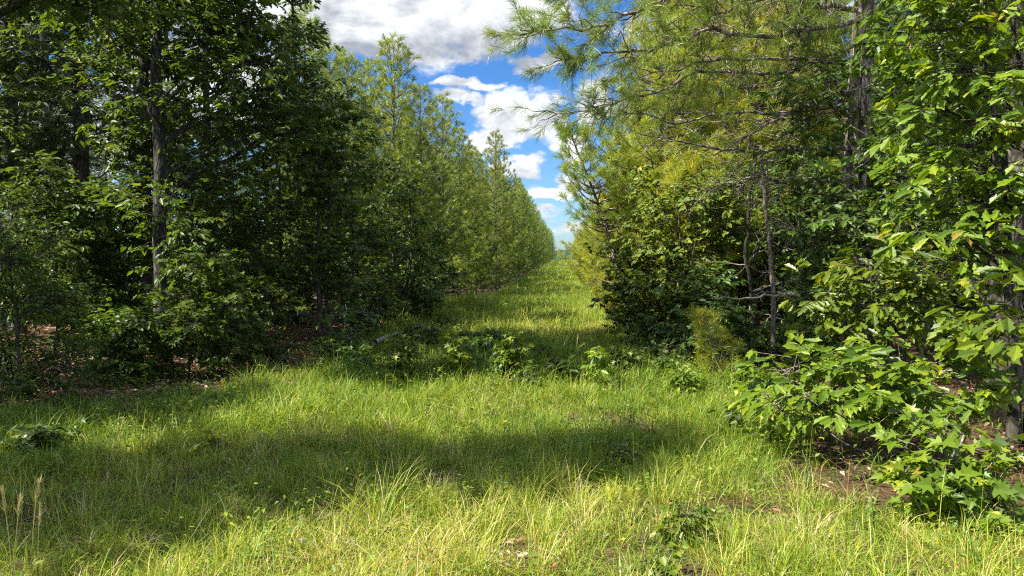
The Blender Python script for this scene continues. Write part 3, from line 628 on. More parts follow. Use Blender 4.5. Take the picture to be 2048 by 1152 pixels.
# long bare pale limb
def loose(name, label, cat, pts, r0, r1, mat, ntw, seed, gap=.0):
    rs = np.random.RandomState(seed); p = np.array([P(*q_) for q_ in pts]); g = Geo(); L = [[], []]
    bough(g, L, p, r0, rs, ntw, (.15, .5), 0, sub=2); o = g.build(name, M[mat], None, True); return tag(o, label, cat)
loose('bare_branch', 'pale bare branch lying level across the two slim trunks', 'branch', [(1590, 588, 10.3), (1545, 590, 10.4), (1480, 598, 10.3), (1425, 592, 10.2)], .024, .01, 'wood_bare', 10, 95)
# trunk cut by the right border
x, y = GP(2018, 8.2); b = G0(x, y, -.05); rt = thing('pine_tree', 'thick rough pine trunk standing at the right border', 'pine tree', b); g = Geo()
q = np.array([(0, 0, 0)] + [RL(b, px, py, 8.2) for px, py in ((2012, 700), (2010, 520), (2035, 350), (2045, 200), (2050, 0), (2052, -300))], float); tz = np.linspace(0, 6, 24)
q = np.stack([np.interp(tz, range(7), q[:, a]) for a in range(3)], 1); g.tube(q, np.linspace(.16, .11, 24), 14)
A = [[], []]
for i in range(9):
    a = rs.uniform(0, 6.28); z = rs.uniform(3.2, 6.8); o = np.array([q[-1][0], q[-1][1], z]); bough(g, A, [o, o + V3(math.cos(a) * 1.6, math.sin(a) * 1.6, .5)], .03, rs, 14, (.3, .7), .9)
g.build('trunk', M['bark_dark'], rt, True); cr = Geo(); needles(cr, rs, np.array(A[0]), np.array(A[1]), 40, .16, .004, np.full(len(A[0]), .4)); cr.build('crown', M['needle_bright'], rt)
FACE = V3(-.5, -.55, .2)
# vine-hung bushes of the right thicket
def mass(name, label, cat, px, D, blobs, leaf, ls, mat, seed, r=.03, per=12, bark='bark_dark', stems=3, droop=.25, tw=.28, face=None, group=None, tl=0.):
    x, y = GP(px, D); b = G0(x, y, -.05); rs = np.random.RandomState(seed); bl = [(RL(b, bx, by, bd), rad, nt) for bx, by, bd, rad, nt in blobs]
    top = max(c[2] for c, _, _ in bl); cen = np.mean([c for c, _, _ in bl], 0)
    tr = [([(rs.uniform(-.1, .1), rs.uniform(-.1, .1), 0), (cen[0] * .4 + rs.uniform(-.3, .3), cen[1] * .4, top * .5), (cen[0] + rs.uniform(-.4, .4), cen[1], top)], r * rs.uniform(.6, 1), .006) for s_ in range(stems)]
    return broadleaf(name, label, cat, b, tr, bl, leaf, ls, M[mat], M[bark], seed, tw, per, droop, face=face, sides=6, group=group, tintlift=tl)
mass('vine_thicket', 'bright vine leaves hanging over the bushy pines in the middle of the right thicket', 'vine', 1420, 11.8,
     [(1440, 440, 11.8, (.6, .5, .4), 60), (1390, 400, 12, (.5, .5, .35), 50), (1330, 440, 12.3, (.5, .5, .35), 45), (1370, 500, 12, (.6, .5, .35), 50), (1450, 380, 12, (.5, .5, .3), 40), (1300, 380, 13, (.4, .4, .3), 24), (1290, 480, 12.6, (.4, .4, .4), 34), (1480, 470, 11.9, (.4, .4, .4), 34)],
     T_HEART, .07, 'leaf_vine', 101, face=FACE, per=15)
mass('thicket_bush', 'dark round bush leaning into the track at the left end of the right thicket', 'bush', 1330, 12.3,
     [(1260, 520, 13, (.45, .5, .35), 50), (1290, 590, 12.6, (.6, .6, .4), 70), (1340, 560, 12.3, (.6, .6, .4), 60), (1270, 640, 12.6, (.5, .5, .3), 50), (1330, 660, 12, (.7, .6, .35), 70), (1400, 600, 12, (.6, .6, .4), 60), (1420, 680, 11.6, (.5, .5, .3), 40), (1250, 570, 13, (.35, .5, .3), 30), (1240, 610, 13, (.35, .5, .3), 34)],
     T_MAPLE, .085, 'leaf_dark', 102)
mass('thicket_bush', 'leafy bush below the vine leaves with sprays catching the sun', 'bush', 1440, 11,
     [(1420, 560, 11.2, (.5, .4, .3), 40), (1390, 640, 10.9, (.5, .4, .25), 40), (1450, 620, 10.9, (.5, .4, .3), 34), (1370, 690, 10.7, (.4, .4, .2), 30), (1340, 700, 10.8, (.4, .4, .2), 30)], T_ELL, .095, 'leaf_mid', 103, face=FACE * .6)
mass('thicket_bush', 'shaded bush behind the two slim bare trunks', 'bush', 1620, 12.6,
     [(1580, 450, 12.5, (.6, .5, .4), 40), (1640, 520, 12.5, (.6, .5, .4), 50), (1600, 600, 12.3, (.7, .5, .4), 50), (1480, 540, 12.8, (.6, .5, .4), 40), (1650, 380, 12.8, (.6, .5, .4), 40), (1560, 670, 12.3, (.6, .5, .3), 40), (1480, 660, 12.6, (.5, .5, .4), 40)], T_MAPLE, .09, 'leaf_mid', 104)
mass('thicket_bush', 'tall mixed green thicket filling the gap behind the bare limbs and slim trunks', 'bush', 1560, 13.2,
     [(px_, py_, 13.2 + .5 * math.sin(px_ * .05 + py_), (.55, .5, .45), 46) for px_ in (1440, 1510, 1580, 1650) for py_ in (340, 420, 500, 580, 660)] + [(1700, 470, 12.8, (.5, .5, .4), 40), (1770, 600, 12.8, (.5, .5, .4), 40), (1760, 420, 12.8, (.5, .5, .4), 40)], T_ELL, .10, 'leaf_mid', 116, .05, 11)
mass('thicket_bush', 'low leafy bush at the feet of the two slim trunks', 'bush', 1500, 10.9,
     [(1470, 650, 10.9, (.4, .4, .25), 30), (1540, 680, 10.8, (.4, .4, .2), 30), (1490, 700, 10.6, (.4, .4, .15), 26), (1600, 690, 10.8, (.4, .4, .2), 30), (1650, 660, 11, (.4, .4, .3), 30)], T_MAPLE, .08, 'leaf_mid', 117, .02)
# broadleaf tree behind/around the big trunk
mass('oak_tree', 'oak whose sunlit leaves wrap the big scaly trunk', 'oak tree', 1790, 10.2,
     [(1610, 160, 10.6, (.5, .5, .4), 36), (1615, 270, 10.6, (.45, .4, .35), 34), (1650, 400, 10.3, (.45, .4, .35), 34), (1810, 160, 10.3, (.3, .5, .4), 34), (1820, 270, 10, (.35, .5, .4), 40), (1830, 350, 10, (.4, .5, .4), 44), (1700, 440, 9.8, (.5, .5, .2), 36),
      (1830, 60, 10, (.35, .5, .4), 44), (1620, 470, 10.6, (.5, .4, .3), 34), (1800, 480, 9.8, (.5, .5, .4), 40), (1780, 560, 9.6, (.6, .5, .35), 40), (1680, 560, 10.4, (.5, .4, .3), 30), (1640, 640, 10.6, (.5, .5, .3), 40), (1790, 650, 10.2, (.3, .5, .3), 30)],
     T_OAK, .14, 'leaf_mid', 105, .045, 9, stems=2, tw=.35, face=FACE * .5)
# near oak overhanging from the right border
mass('oak_tree', 'near oak with large bright lobed leaves hanging from the upper right corner', 'oak tree', 2075, 6.2,
     [(1840, 40, 6.4, (.3, .4, 0.12), 13), (1870, 60, 6.2, (.4, .4, 0.12), 18), (1960, 40, 6, (.4, .4, 0.15), 22), (1990, 130, 6, (.4, .4, 0.15), 22), (1900, 150, 6.2, (.4, .4, 0.12), 18), (1850, 210, 6.3, (.35, .4, 0.11), 14), (1940, 240, 6, (.4, .4, 0.14), 21), (2020, 230, 6, (.4, .4, 0.15), 21),
      (1870, 300, 6.3, (.35, .4, 0.11), 14), (1960, 330, 6, (.4, .4, 0.12), 18), (1860, 370, 6.3, (.3, .4, 0.10), 13), (1920, 400, 6.1, (.4, .4, 0.11), 18), (2030, 400, 5.9, (.3, .4, 0.12), 14), (1800, 450, 6.3, (.35, .4, 0.08), 13), (1880, 480, 6.2, (.4, .4, 0.10), 16), (1970, 480, 6, (.35, .4, 0.10), 14), (2000, -60, 6, (.5, .5, 0.15), 24), (1850, -60, 6.2, (.5, .5, 0.15), 22), (2120, 100, 6, (.5, .5, 0.25), 24), (2120, 350, 6, (.5, .5, 0.25), 24)],
     T_OAK, .125, 'leaf_bright', 106, .05, 9, stems=2, tw=.34, face=FACE * .7, droop=.3)
mass('oak_tree', 'shaded oak behind the near oak, filling the dark behind its bright leaves', 'oak tree', 2000, 8.8,
     [(px_, py_, 8.8 + .2 * math.sin(px_), (.5, .5, .4), 34) for px_ in (1860, 1950, 2050) for py_ in (-40, 70, 180, 290, 400, 500)], T_OAK, .12, 'leaf_mid', 115, .05, 9, stems=2, tw=.34)
mass('oak_sapling', 'oak sapling with lit leaf layers below the near oak, above the low spreading one', 'young tree', 1830, 7.4,
     [(1850, 540, 7.2, (.35, .35, .14), 22), (1780, 520, 7.3, (.35, .35, .14), 22), (1720, 560, 7.5, (.3, .35, .14), 20), (1900, 560, 7.0, (.3, .35, .14), 20), (1660, 580, 7.7, (.35, .35, .14), 22), (1810, 600, 7.3, (.35, .35, .14), 22), (1740, 620, 7.4, (.35, .35, .14), 18), (1870, 620, 7.1, (.3, .35, .14), 16), (1700, 650, 7.4, (.3, .3, .12), 14)],
     T_OAK, .13, 'leaf_bright', 107, .02, 8, stems=2, tw=.3, face=FACE * .6)
mass('oak_sapling', 'glossy oak spray poking in from the right border halfway down', 'young tree', 2085, 5.4,
     [(2010, 650, 5.3, (.2, .3, .1), 12), (1960, 690, 5.3, (.2, .25, .08), 10), (2050, 690, 5.2, (.25, .3, .1), 14), (2040, 640, 5.2, (.2, .3, .1), 10), (2070, 560, 5.2, (.2, .3, .1), 8)], T_OAK, .15, 'leaf_bright', 108, .018, 7, stems=1, tw=.28, face=FACE * .6)
mass('oak_sapling', 'large leaved glossy oak sapling spreading low over the right foreground', 'young tree', 1790, 6.0,
     [(1560, 750, 6.3, (.32, .3, .1), 20), (1640, 735, 6.2, (.35, .3, .1), 22), (1720, 750, 6, (.35, .3, .12), 24), (1800, 745, 5.9, (.35, .3, .12), 24), (1880, 740, 5.8, (.3, .3, .12), 22), (1590, 790, 6, (.3, .3, .1), 19), (1680, 790, 5.8, (.35, .3, .12), 22), (1770, 790, 5.7, (.35, .3, .12), 22), (1860, 800, 5.6, (.3, .3, .12), 19),
      (1820, 825, 5.5, (.28, .25, .08), 11), (1920, 800, 5.6, (.22, .25, .1), 12), (1540, 800, 6.3, (.2, .25, .1), 11)], T_OAK, .125, 'leaf_bright', 109, .018, 9, stems=3, tw=.26, face=FACE * 1.3, bark='twig_grey')
mass('sweetgum_sapling', 'star leaved sweetgum sapling trailing down into the grass at lower right', 'young tree', 1900, 4.6,
     [(1880, 850, 4.8, (.2, .2, .1), 8), (1840, 900, 4.7, (.2, .2, .1), 9), (1920, 900, 4.6, (.22, .2, .1), 11), (1870, 950, 4.6, (.25, .2, .1), 13), (1940, 960, 4.5, (.25, .2, .1), 13), (1900, 1010, 4.5, (.25, .2, .08), 13), (1980, 1000, 4.4, (.2, .2, .1), 11), (1860, 980, 4.5, (.18, .2, .08), 9), (1890, 1045, 4.4, (.15, .15, .06), 8), (1960, 1050, 4.3, (.15, .15, .06), 8), (1820, 960, 4.6, (.1, .1, .06), 5)], T_MAPLE, .095, 'leaf_bright', 110, .012, 8, stems=2, tw=.2, face=FACE * .8, bark='twig_grey')
# feathery cedars and the fresh pine seedling
def cedar(name, label, px, D, ptop, R, seed, mat, group=None, cat='cedar'):
    x, y = GP(px, D); b = G0(x, y, -.03); H = P(px, ptop, D)[2] - b[2]; rs = np.random.RandomState(seed); root = thing(name, label, cat, b, group); wd = Geo(); cr = Geo()
    wd.tube(np.array([(0, 0, 0), (.02, 0, H * .5), (0, .02, H * .97)]), [.025, .014, .004], 7); tp = []; td = []
    for i in range(int(150 * H)):
        f = rs.uniform(.06, 1); a = rs.uniform(0, 6.28); L = R * (1 - f) ** .6 * rs.uniform(.4, 1.1) + .05; h = V3(math.cos(a), math.sin(a), rs.uniform(.1, .7)); o = V3(0, 0, H * f * .92); e = o + h * L
        wd.tube(bend(o, e, 3, rs, .05), [.005, .003, .0015], 3, cap=False)
        for t in np.arange(.25, 1.01, .13): tp.append(o + h * L * t + rs.normal(0, .02, 3)); td.append(unit(h + rs.normal(0, .35, 3) + V3(0, 0, .3)))
    needles(cr, rs, np.array(tp), np.array(td), 16, .07, .006, rs.uniform(.1, .9, len(tp)), .05, (.1, .8), .05)
    wd.build('trunk', M['bark_pine'], root, True); cr.build('crown', M[mat], root); return root
x, y = GP(1448, 9.9); b = G0(x, y, -.03)
pine('pine_seedling', 'bright feathery pine seedling glowing yellow green at the edge of the right thicket', b, 2.2, .03, 111, .10, .75, 'needle_yellow', 'twig_grey', 20, .30, .009, (-.75, 0), .5, .1, cat='pine seedling', tuft_step=.2).scale = (.38, .38, .4)
cedar('cedar_tree', 'dull feathery cedar in the gloom left of the big scaly trunk', 1620, 11.4, 520, .7, 112, 'cedar')
cedar('cedar_tree', 'small feathery cedar at the foot of the slim grey trunk', 1600, 10.4, 620, .5, 113, 'cedar')
cedar('cedar_tree', 'shaded cedar beside the trunk at the right border', 1930, 10.5, 560, .7, 114, 'needle_dark')

# ================================================================== GRASS, WEEDS, LITTER (stuff)
def patch(x, y, s, seed=0.):
    return .5 + .25 * (np.sin(x * s + 1.7 + seed) * np.cos(y * s * .83 + .6 + seed * 2) + np.sin(x * s * 2.3 - y * s * 1.7 + seed) * .6 + np.sin(x * s * .6 + y * s * 2.9 + 2 + seed) * .4)
def litter_mask(x, y):
    a = 2.2 * np.exp(-(((x - 2.5) / .6) ** 2 + ((y - 5.75) / .7) ** 2)) + 1.5 * np.exp(-(((x - 3.7) / .9) ** 2 + ((y - 5.9) / 1.1) ** 2)) + .8 * np.exp(-(((x - .35) / .35) ** 2 + ((y - 4.4) / .3) ** 2)) + .9 * np.exp(-(((x - .2) / .3) ** 2 + ((y - 7.2) / .35) ** 2))
    b = 2.2 * np.exp(-(((x + 6.1) / 1.7) ** 2 + ((y - 9.1) / 1.5) ** 2)) + 1.2 * np.exp(-(((x + 4.4) / 1.0) ** 2 + ((y - 9.7) / 1.0) ** 2))
    for bx, by, br, bw in ((-.3, 3.9, .22, .8), (1.2, 4.6, .25, .8), (.6, 3.6, .2, .8), (-1.4, 4.3, .2, .6), (1.7, 3.7, .2, .7), (-.9, 5.2, .25, .6), (1.9, 5.0, .3, .9), (.9, 6.9, .3, .8)):
        a = a + 2.2 * bw * np.exp(-((x - bx) ** 2 + (y - by) ** 2) / br ** 2); c = sstep(-x, 3.7, 4.8) * sstep(y, 7.0, 8.2) + sstep(x, 2.3, 3.4) * sstep(y, 6.5, 8.5)
    return np.clip(a + b + c, 0, 1)
def blades(g, rs, x, y, h, wd, lean, tint, heading=None, seg=3):
    m = len(x); a = rs.uniform(0, 6.28, m) if heading is None else heading; z = gz(x, y); d = np.stack([np.cos(a), np.sin(a), np.zeros(m)], 1)
    s = np.stack([-np.sin(a), np.cos(a), np.zeros(m)], 1); tw = rs.uniform(-1, 1, m)[:, None]; s = s + d * tw * .8; s /= np.linalg.norm(s, axis=1)[:, None]
    base = np.stack([x, y, z - .01], 1); V = []
    for i, t in enumerate(np.linspace(0, 1, seg + 1)):
        c = base + d * (h * lean * t ** 1.9)[:, None]; c[:, 2] += h * (t - .38 * lean * t ** 2.6)
        ww = (wd * (1 - t) ** .6 * (.75 + .5 * t))[:, None]
        if i == seg: V.append(c)
        else: V.append(c - s * ww * .5); V.append(c + s * ww * .5)
    V = np.stack(V, 1); k = V.shape[1]; i = np.arange(m)[:, None] * k; L = []; T = []
    for j in range(seg - 1): L.append(i + np.array([[2 * j, 2 * j + 1, 2 * j + 3, 2 * j + 2]])); T.append(4)
    L.append(i + np.array([[k - 3, k - 2, k - 1]])); T.append(3)
    g.add(V.reshape(-1, 3), np.concatenate(L, 1), np.tile(T, m), np.repeat(np.clip(tint, 0, 1), k))
gr = Geo(); rs = np.random.RandomState(5)
def sow(y0, y1, xl, xr, ncl, per, hgt, wd, spread, keep_edge=True, yellow=0.):
    cx = rs.uniform(xl, xr, ncl); cyy = rs.uniform(y0, y1, ncl); lm = litter_mask(cx, cyy); dn = patch(cx, cyy, 1.3)
    left = -3.6 - 2.6 * (1 - sstep(cyy, 6.2, 7.6)) + .3 * np.sin(cyy * 1.3); right = 2.2 + .25 * np.sin(cyy * .9) + 2.2 * np.exp(-((cyy - 3) / 2.2) ** 2)
    p = (1 - .93 * lm) * (.35 + .65 * sstep(dn, .2, .5)) * (1 - .9 * sstep(left - cx, 0, .9)) * (1 - .9 * sstep(cx - right, 0, .7))
    k = rs.rand(ncl) < p; cx, cyy, dn = cx[k], cyy[k], dn[k]; m = len(cx)
    ch = hgt * rs.lognormal(0, .28, m) * (.65 + .6 * patch(cx, cyy, .9, 3.)); ct = rs.normal(.43, .11, m) + .20 * (patch(cx, cyy, .75, 1.) - .5) * 2 + yellow + .03 * (cx > -1.5) + .15 * np.exp(-((cyy - 3.6) / 1.6) ** 2) + .10 * rs.normal(0, 1, m) * (rs.rand(m) < .4) + .13 * (rs.rand(m) < .1)
    ct += .09 * (1 - sstep(cyy, 3.6, 5.2))
    ct += .13 * np.exp(-((cyy - 17) / 2.5) ** 2) * sstep(cx, -2, 0)
    x = np.repeat(cx, per) + rs.normal(0, spread, m * per); yy = np.repeat(cyy, per) + rs.normal(0, spread, m * per)
    a = np.arctan2(yy - np.repeat(cyy, per), x - np.repeat(cx, per)) + rs.normal(0, .8, m * per)
    h = np.repeat(ch, per) * rs.uniform(.45, 1.25, m * per); t = np.repeat(ct, per) + rs.normal(0, .12, m * per) + .4 * (rs.rand(m * per) < .05)
    ln = np.abs(rs.normal(.55, .4, m * per)) + .08
    blades(gr, rs, x, yy, h, wd * rs.uniform(.6, 1.4, m * per), np.clip(ln, 0, 1.4), t, a)
sow(2.2, 5.6, -5.5, 5.2, 5600, 22, .17, .0052, .036)
sow(5.6, 9, -7, 4.5, 5400, 21, .19, .0066, .045)
sow(2.9, 5.6, -4, 3.5, 110, 60, .26, .0048, .06)
sow(5.6, 10, -5, 2.6, 150, 50, .27, .006, .07)
sow(9, 15, -6.5, 3.2, 5000, 19, .22, .0085, .065)
sow(15, 30, -6, 3.6, 7000, 12, .26, .012, .10, yellow=.03)
sow(30, 60, -7, 4.2, 5000, 10, .3, .022, .14, yellow=.05)
sow(60, 130, -7, 4.5, 5000, 8, .35, .045, .2, yellow=.08)
sow(130, 250, -7, 4.5, 4000, 7, .4, .09, .3, yellow=.10)
# fine thatch lying between the tufts
m = 110000; x = rs.uniform(-5, 4.8, m); yy = 2.3 + 6.5 * rs.rand(m) ** 1.3; k = rs.rand(m) > litter_mask(x, yy); x, yy = x[k], yy[k]; m = len(x)
blades(gr, rs, x, yy, rs.uniform(.05, .14, m), rs.uniform(.0015, .0035, m), rs.uniform(1.2, 2.4, m), rs.choice([.45, .62, .8, .9, .96], m), None, 2)
# tall flowering stalks
m = 800; x = rs.uniform(-3.5, 2.4, m); yy = rs.uniform(3, 26, m); blades(gr, rs, x, yy, rs.uniform(.3, .58, m), .003 + .0004 * yy, rs.uniform(.05, .5, m), rs.choice([.3, .45, .6, .8], m), None, 4)
m = 900; x = rs.uniform(-5, 3, m); yy = 2.8 + 6 * rs.rand(m); blades(gr, rs, x, yy, rs.uniform(.2, .42, m), .008 + .0 * yy, rs.uniform(.4, 1.3, m), rs.choice([.2, .35, .45], m), None, 5)
tag(gr.build('grass', M['grass']), 'tall tufted grass, green and yellow, covering the track', 'grass', None, 'stuff')
# low broad leaved weeds
wd_ = Geo(); m = 11000; cx = rs.uniform(-7.5, 5.5, m); cyy = 2.6 + 20 * rs.rand(m) ** 1.7; p = .25 + .75 * sstep(patch(cx, cyy, 1.7, 5.), .45, .7); p = p * np.where((cx > -5) & (cx < 2.4), 1, .75) * (1 - .55 * litter_mask(cx, cyy)); k = rs.rand(m) < p; cx, cyy = cx[k], cyy[k]; m = len(cx); per = 9
hh = np.abs(rs.normal(.13, .08, m)) + .03; px_ = np.repeat(cx, per) + rs.normal(0, .06, m * per); py_ = np.repeat(cyy, per) + rs.normal(0, .06, m * per); pz_ = gz(px_, py_) + np.repeat(hh, per) * rs.uniform(.2, 1.1, m * per)
ax = rs.normal(0, 1, (m * per, 3)) * V3(1, 1, .3); nr = rs.normal(0, .35, (m * per, 3)) + V3(-.1, -.2, 1); scl = (.024 + .0018 * py_) * rs.uniform(.6, 1.5, m * per)
scatter(wd_, T_ELL6, np.stack([px_, py_, pz_], 1), ax, nr, scl, np.clip(np.repeat(rs.normal(.5, .2, m), per) + rs.normal(0, .1, m * per), 0, 1))
tag(wd_.build('weeds', M['leaf_vine']), 'low broad leaved weeds growing through the grass', 'weeds', None, 'stuff')
# straw, dead leaves and twigs on the ground
lt = Geo(); m = 90000; x = rs.uniform(-14, 8, m); yy = 3.5 + 16 * rs.rand(m) ** 1.3; k = rs.rand(m) < np.clip(litter_mask(x, yy) + .06, 0, 1); x, yy = x[k], yy[k]; m = len(x)
ax = rs.normal(0, 1, (m, 3)) * V3(1, 1, .25); nr = rs.normal(0, .4, (m, 3)) + V3(0, 0, 1); isl = (rs.rand(m) < np.where(x < 0, .75, .12))
pos = np.stack([x, yy, gz(x, yy) + rs.uniform(.004, .035, m)], 1)
scatter(lt, T_ELL, pos[isl], ax[isl], nr[isl], rs.uniform(.04, .085, isl.sum()), .25 + .75 * rs.beta(1.8, 1.4, isl.sum()))
k2 = ~isl; T_ST = (np.array([(-.008, 0, 0), (.008, 0, 0), (.006, 1, .05), (-.006, 1, .05)]), np.array([0, 1, 2, 3]), np.array([4]))
scatter(lt, T_ST, pos[k2], ax[k2], nr[k2], rs.uniform(.12, .24, k2.sum()), rs.beta(1.6, 2.4, k2.sum()) * .65)
tag(lt.build('leaf_litter', M['litter']), 'brown dead leaves and red pine straw strewn on the woodland floor', 'leaf litter', None, 'stuff')

# ================================================================== SAPLINGS AND TALL WEEDS IN THE GRASS
def plant(label, px, D, ptop, R, nb, nt, seed, leaf=T_MAPLE, ls=.09, mat='leaf_mid', name='sapling', cat='sapling', per=7, r=.007, tw=.14, flat=.7, face=None):
    x, y = GP(px, D); b = G0(x, y, -.02); H = P(px, ptop, D)[2] - b[2]; rs = np.random.RandomState(seed)
    bl = []; nb += 2; ls *= .8; R *= .85; D_ = D
    for i in range(nb):
        f = (i + .6) / nb; a = rs.uniform(0, 6.28); d = R * rs.uniform(.2, .8) * (1.1 - .6 * f); bl.append(((d * math.cos(a), d * math.sin(a), H * (.25 + .68 * f)), (R * .4, R * .4, R * .25), nt))
    return broadleaf(name, label, cat, b, [([(0, 0, 0), (rs.uniform(-.03, .03), 0, H * .5), (rs.uniform(-.05, .05), 0, H * .96)], r, .002)], bl, leaf, ls, M[mat], M['stem_green'], seed, tw, per, .25, flat, sides=5, face=face)
FL = FACE * .4
plant('bushy shaded sweetgum sapling left of the row of three in the track', 800, 9.0, 672, .36, 9, 8, 201, mat='leaf_bright')
plant('shaded sapling, middle one of the row across the track', 910, 8.9, 665, .2, 7, 7, 202, mat='leaf_bright')
plant('shaded sapling right of the middle one, in the centre of the track', 1032, 9.1, 668, .19, 7, 7, 203, mat='leaf_bright')
plant('sunlit pale sapling at the far right of the row across the track', 1195, 8.9, 692, .15, 6, 5, 204, T_ELL, .11, 'leaf_bright', face=FL)
plant('smaller reddish stemmed weed standing before the centre sapling', 1052, 8.6, 735, .15, 6, 5, 205, T_ELL, .08, 'leaf_mid')
plant('low leafy weed between the centre sapling and the sunlit one', 1140, 9.5, 728, .18, 5, 6, 206, T_ELL, .09)
plant('shaded low shrub between the sunlit sapling and the right thicket', 1250, 9.9, 700, .4, 7, 12, 207, mat='leaf_dark')
plant('dark shrub at the foot of the round bush of the right thicket', 1320, 10.2, 705, .45, 7, 12, 208, mat='leaf_dark')
plant('sapling just behind the row, left of the middle one', 860, 12.5, 650, .2, 6, 6, 209)
plant('sapling just behind the row, right of the middle one', 985, 13, 655, .18, 6, 6, 210)
plant('leafy shrub beside the fallen branch', 715, 10.2, 700, .4, 7, 10, 211, mat='leaf_mid')
plant('shaded sapling at the foot of the many stemmed maple', 655, 11, 680, .35, 6, 10, 212)
plant('star leaved sweetgum sapling low at the left border', 70, 5.6, 870, .32, 8, 9, 213, T_MAPLE, .1, 'leaf_mid', per=6)
plant('second star leaved sapling just inside the left border, behind the first', 215, 6.6, 850, .25, 6, 8, 214, T_MAPLE, .085, 'leaf_mid')
plant('dark broad leaved weed with large drooping leaves left of centre', 440, 7.3, 790, .22, 6, 4, 215, T_ELL, .17, 'leaf_dark', per=5, tw=.1)
plant('pale broad leaved weed below the dark one', 415, 5.7, 885, .14, 3, 3, 216, T_ELL, .13, 'leaf_bright', per=4, tw=.08)
plant('bright leafy sapling in the lower right grass', 1385, 4.1, 1000, .14, 6, 5, 217, T_OAK, .085, 'leaf_bright', per=7, tw=.1, face=FL)
plant('dusty green weed in the shade band, centre right', 1240, 5.6, 880, .22, 6, 8, 218, T_ELL, .045, 'leaf_mid', per=9, tw=.1)
plant('dark small leaved seedling at the right end of the shade band', 1470, 7.0, 815, .18, 6, 5, 219, T_ELL, .1, 'leaf_dark', per=6, tw=.1)
plant('leafy weed sunlit beside the dark seedling', 1560, 6.6, 870, .28, 6, 8, 220, T_HEART, .06, 'leaf_bright', per=8, tw=.12, face=FL)
plant('small shrub between the glossy oak sapling and the pine seedling', 1500, 8.6, 735, .35, 7, 12, 221, T_ELL, .08, 'leaf_bright', face=FL)
plant('leafy weed below the pine seedling, in the sun', 1370, 8.6, 745, .3, 6, 9, 222, T_ELL, .08, 'leaf_bright', face=FL)
plant('vine leaved weed at the bottom edge, right of centre', 1300, 3.7, 1095, .16, 3, 4, 223, T_HEART, .05, 'leaf_bright', per=7, tw=.1)
plant('sapling at the foot of the sunlit litter, left woods', 560, 8.6, 790, .25, 6, 8, 224, T_ELL, .08, 'leaf_mid')
plant('creeping bush behind the left sweetgum saplings', 330, 8.2, 790, .4, 7, 10, 225, T_ELL, .08, 'leaf_mid')
plant('sprawling bush right of the leaf strewn clearing', 480, 8.4, 790, .35, 7, 10, 226, T_MAPLE, .07, 'leaf_mid')
plant('low dark bush before the evergreen at the left border', 120, 7.2, 800, .4, 8, 12, 227, T_ELL6, .06, 'leaf_dark')
sp_ = plant('x', 330, 9.6, 745, .3, 5, 8, 230, T_ELL, .075, 'leaf_mid')
sp_['label'] = 'small green seedling on the leaf strewn woodland floor at left'; sp_['group'] = 'seedlings on the leaf strewn woodland floor'
rs = np.random.RandomState(231)
for i in range(20):
    D = rs.uniform(7.4, 12.5); X = -rs.uniform(4.3, 8.2) * (D / 9.5) ** .4
    dup(sp_, G0(X, D, -.02), rs.uniform(0, 6.28), rs.uniform(.5, 1.1))
sq_ = plant('x', 930, 10.5, 690, .2, 6, 6, 232, T_MAPLE, .085, 'leaf_mid')
sq_['label'] = 'upright broad leaved weed scattered in the shaded middle of the track'; sq_['group'] = 'broad leaved weeds in the shaded middle of the track'
for i in range(15):
    D = rs.uniform(8.9, 17); X = rs.uniform(-3.4, 1.5)
    dup(sq_, G0(X, D, -.02), rs.uniform(0, 6.28), rs.uniform(.55, 1.15))
# slender upright weeds
def stalk(label, px, D, ptop, seed, n_=26, ls=.05, mat='leaf_mid', group='slender upright weeds in the track'):
    x, y = GP(px, D); b = G0(x, y, -.02); H = P(px, ptop, D)[2] - b[2]; rs = np.random.RandomState(seed); root = thing('tall_weed', label, 'weed', b, group)
    g = Geo(); lx, ly = rs.normal(0, .04, 2); q = np.array([(0, 0, 0), (lx * .3, ly * .3, H * .5), (lx, ly, H)]); g.tube(q, [.004, .003, .0015], 5); c = Geo()
    f = np.sort(rs.uniform(.15, 1, n_)); pos = np.stack([lx * f ** 1.3, ly * f ** 1.3, H * f], 1); a = np.arange(n_) * 2.4; ax = np.stack([np.cos(a), np.sin(a), rs.uniform(.1, .8, n_)], 1)
    scatter(c, T_LANCE, pos, ax, np.tile(V3(0, 0, 1), (n_, 1)) + rs.normal(0, .2, (n_, 3)), ls * (1.3 - .7 * f), rs.uniform(.1, .8, n_)); g.build('stem', M['stem_green'], root); c.build('foliage', M[mat], root); return root
for i, (px, D, pt, lb) in enumerate([(747, 7.7, 745, 'tall upright weed left of centre, left one of the pair'), (768, 7.4, 760, 'shorter upright weed beside it, right one of the pair at left of centre'), (827, 7.0, 775, 'dark upright weed standing just right of the pair at left of centre'),
      (850, 6.9, 785, 'dark upright weed, second one right of the pair at left of centre'), (775, 5.4, 890, 'wiry weed with pale leaves in the shade band, left of centre'), (1270, 6.6, 800, 'wiry bent weed rising right of centre'), (1285, 5.4, 860, 'wiry weed in the shade band below the bent one'),
      (1240, 9.2, 715, 'fine spire of weed left of the round thicket bush'), (505, 9.2, 760, 'pale spire of weed in the left clearing'), (940, 6.2, 845, 'small upright weed in the centre of the shade band'), (1010, 4.6, 930, 'upright weed in the sunny front grass, centre'),
      (1760, 4.2, 960, 'tall blade like weed before the sweetgum sapling'), (1620, 5.3, 880, 'upright weed in the sunny grass by the straw patch')]): stalk(lb, px, D, pt, 240 + i)
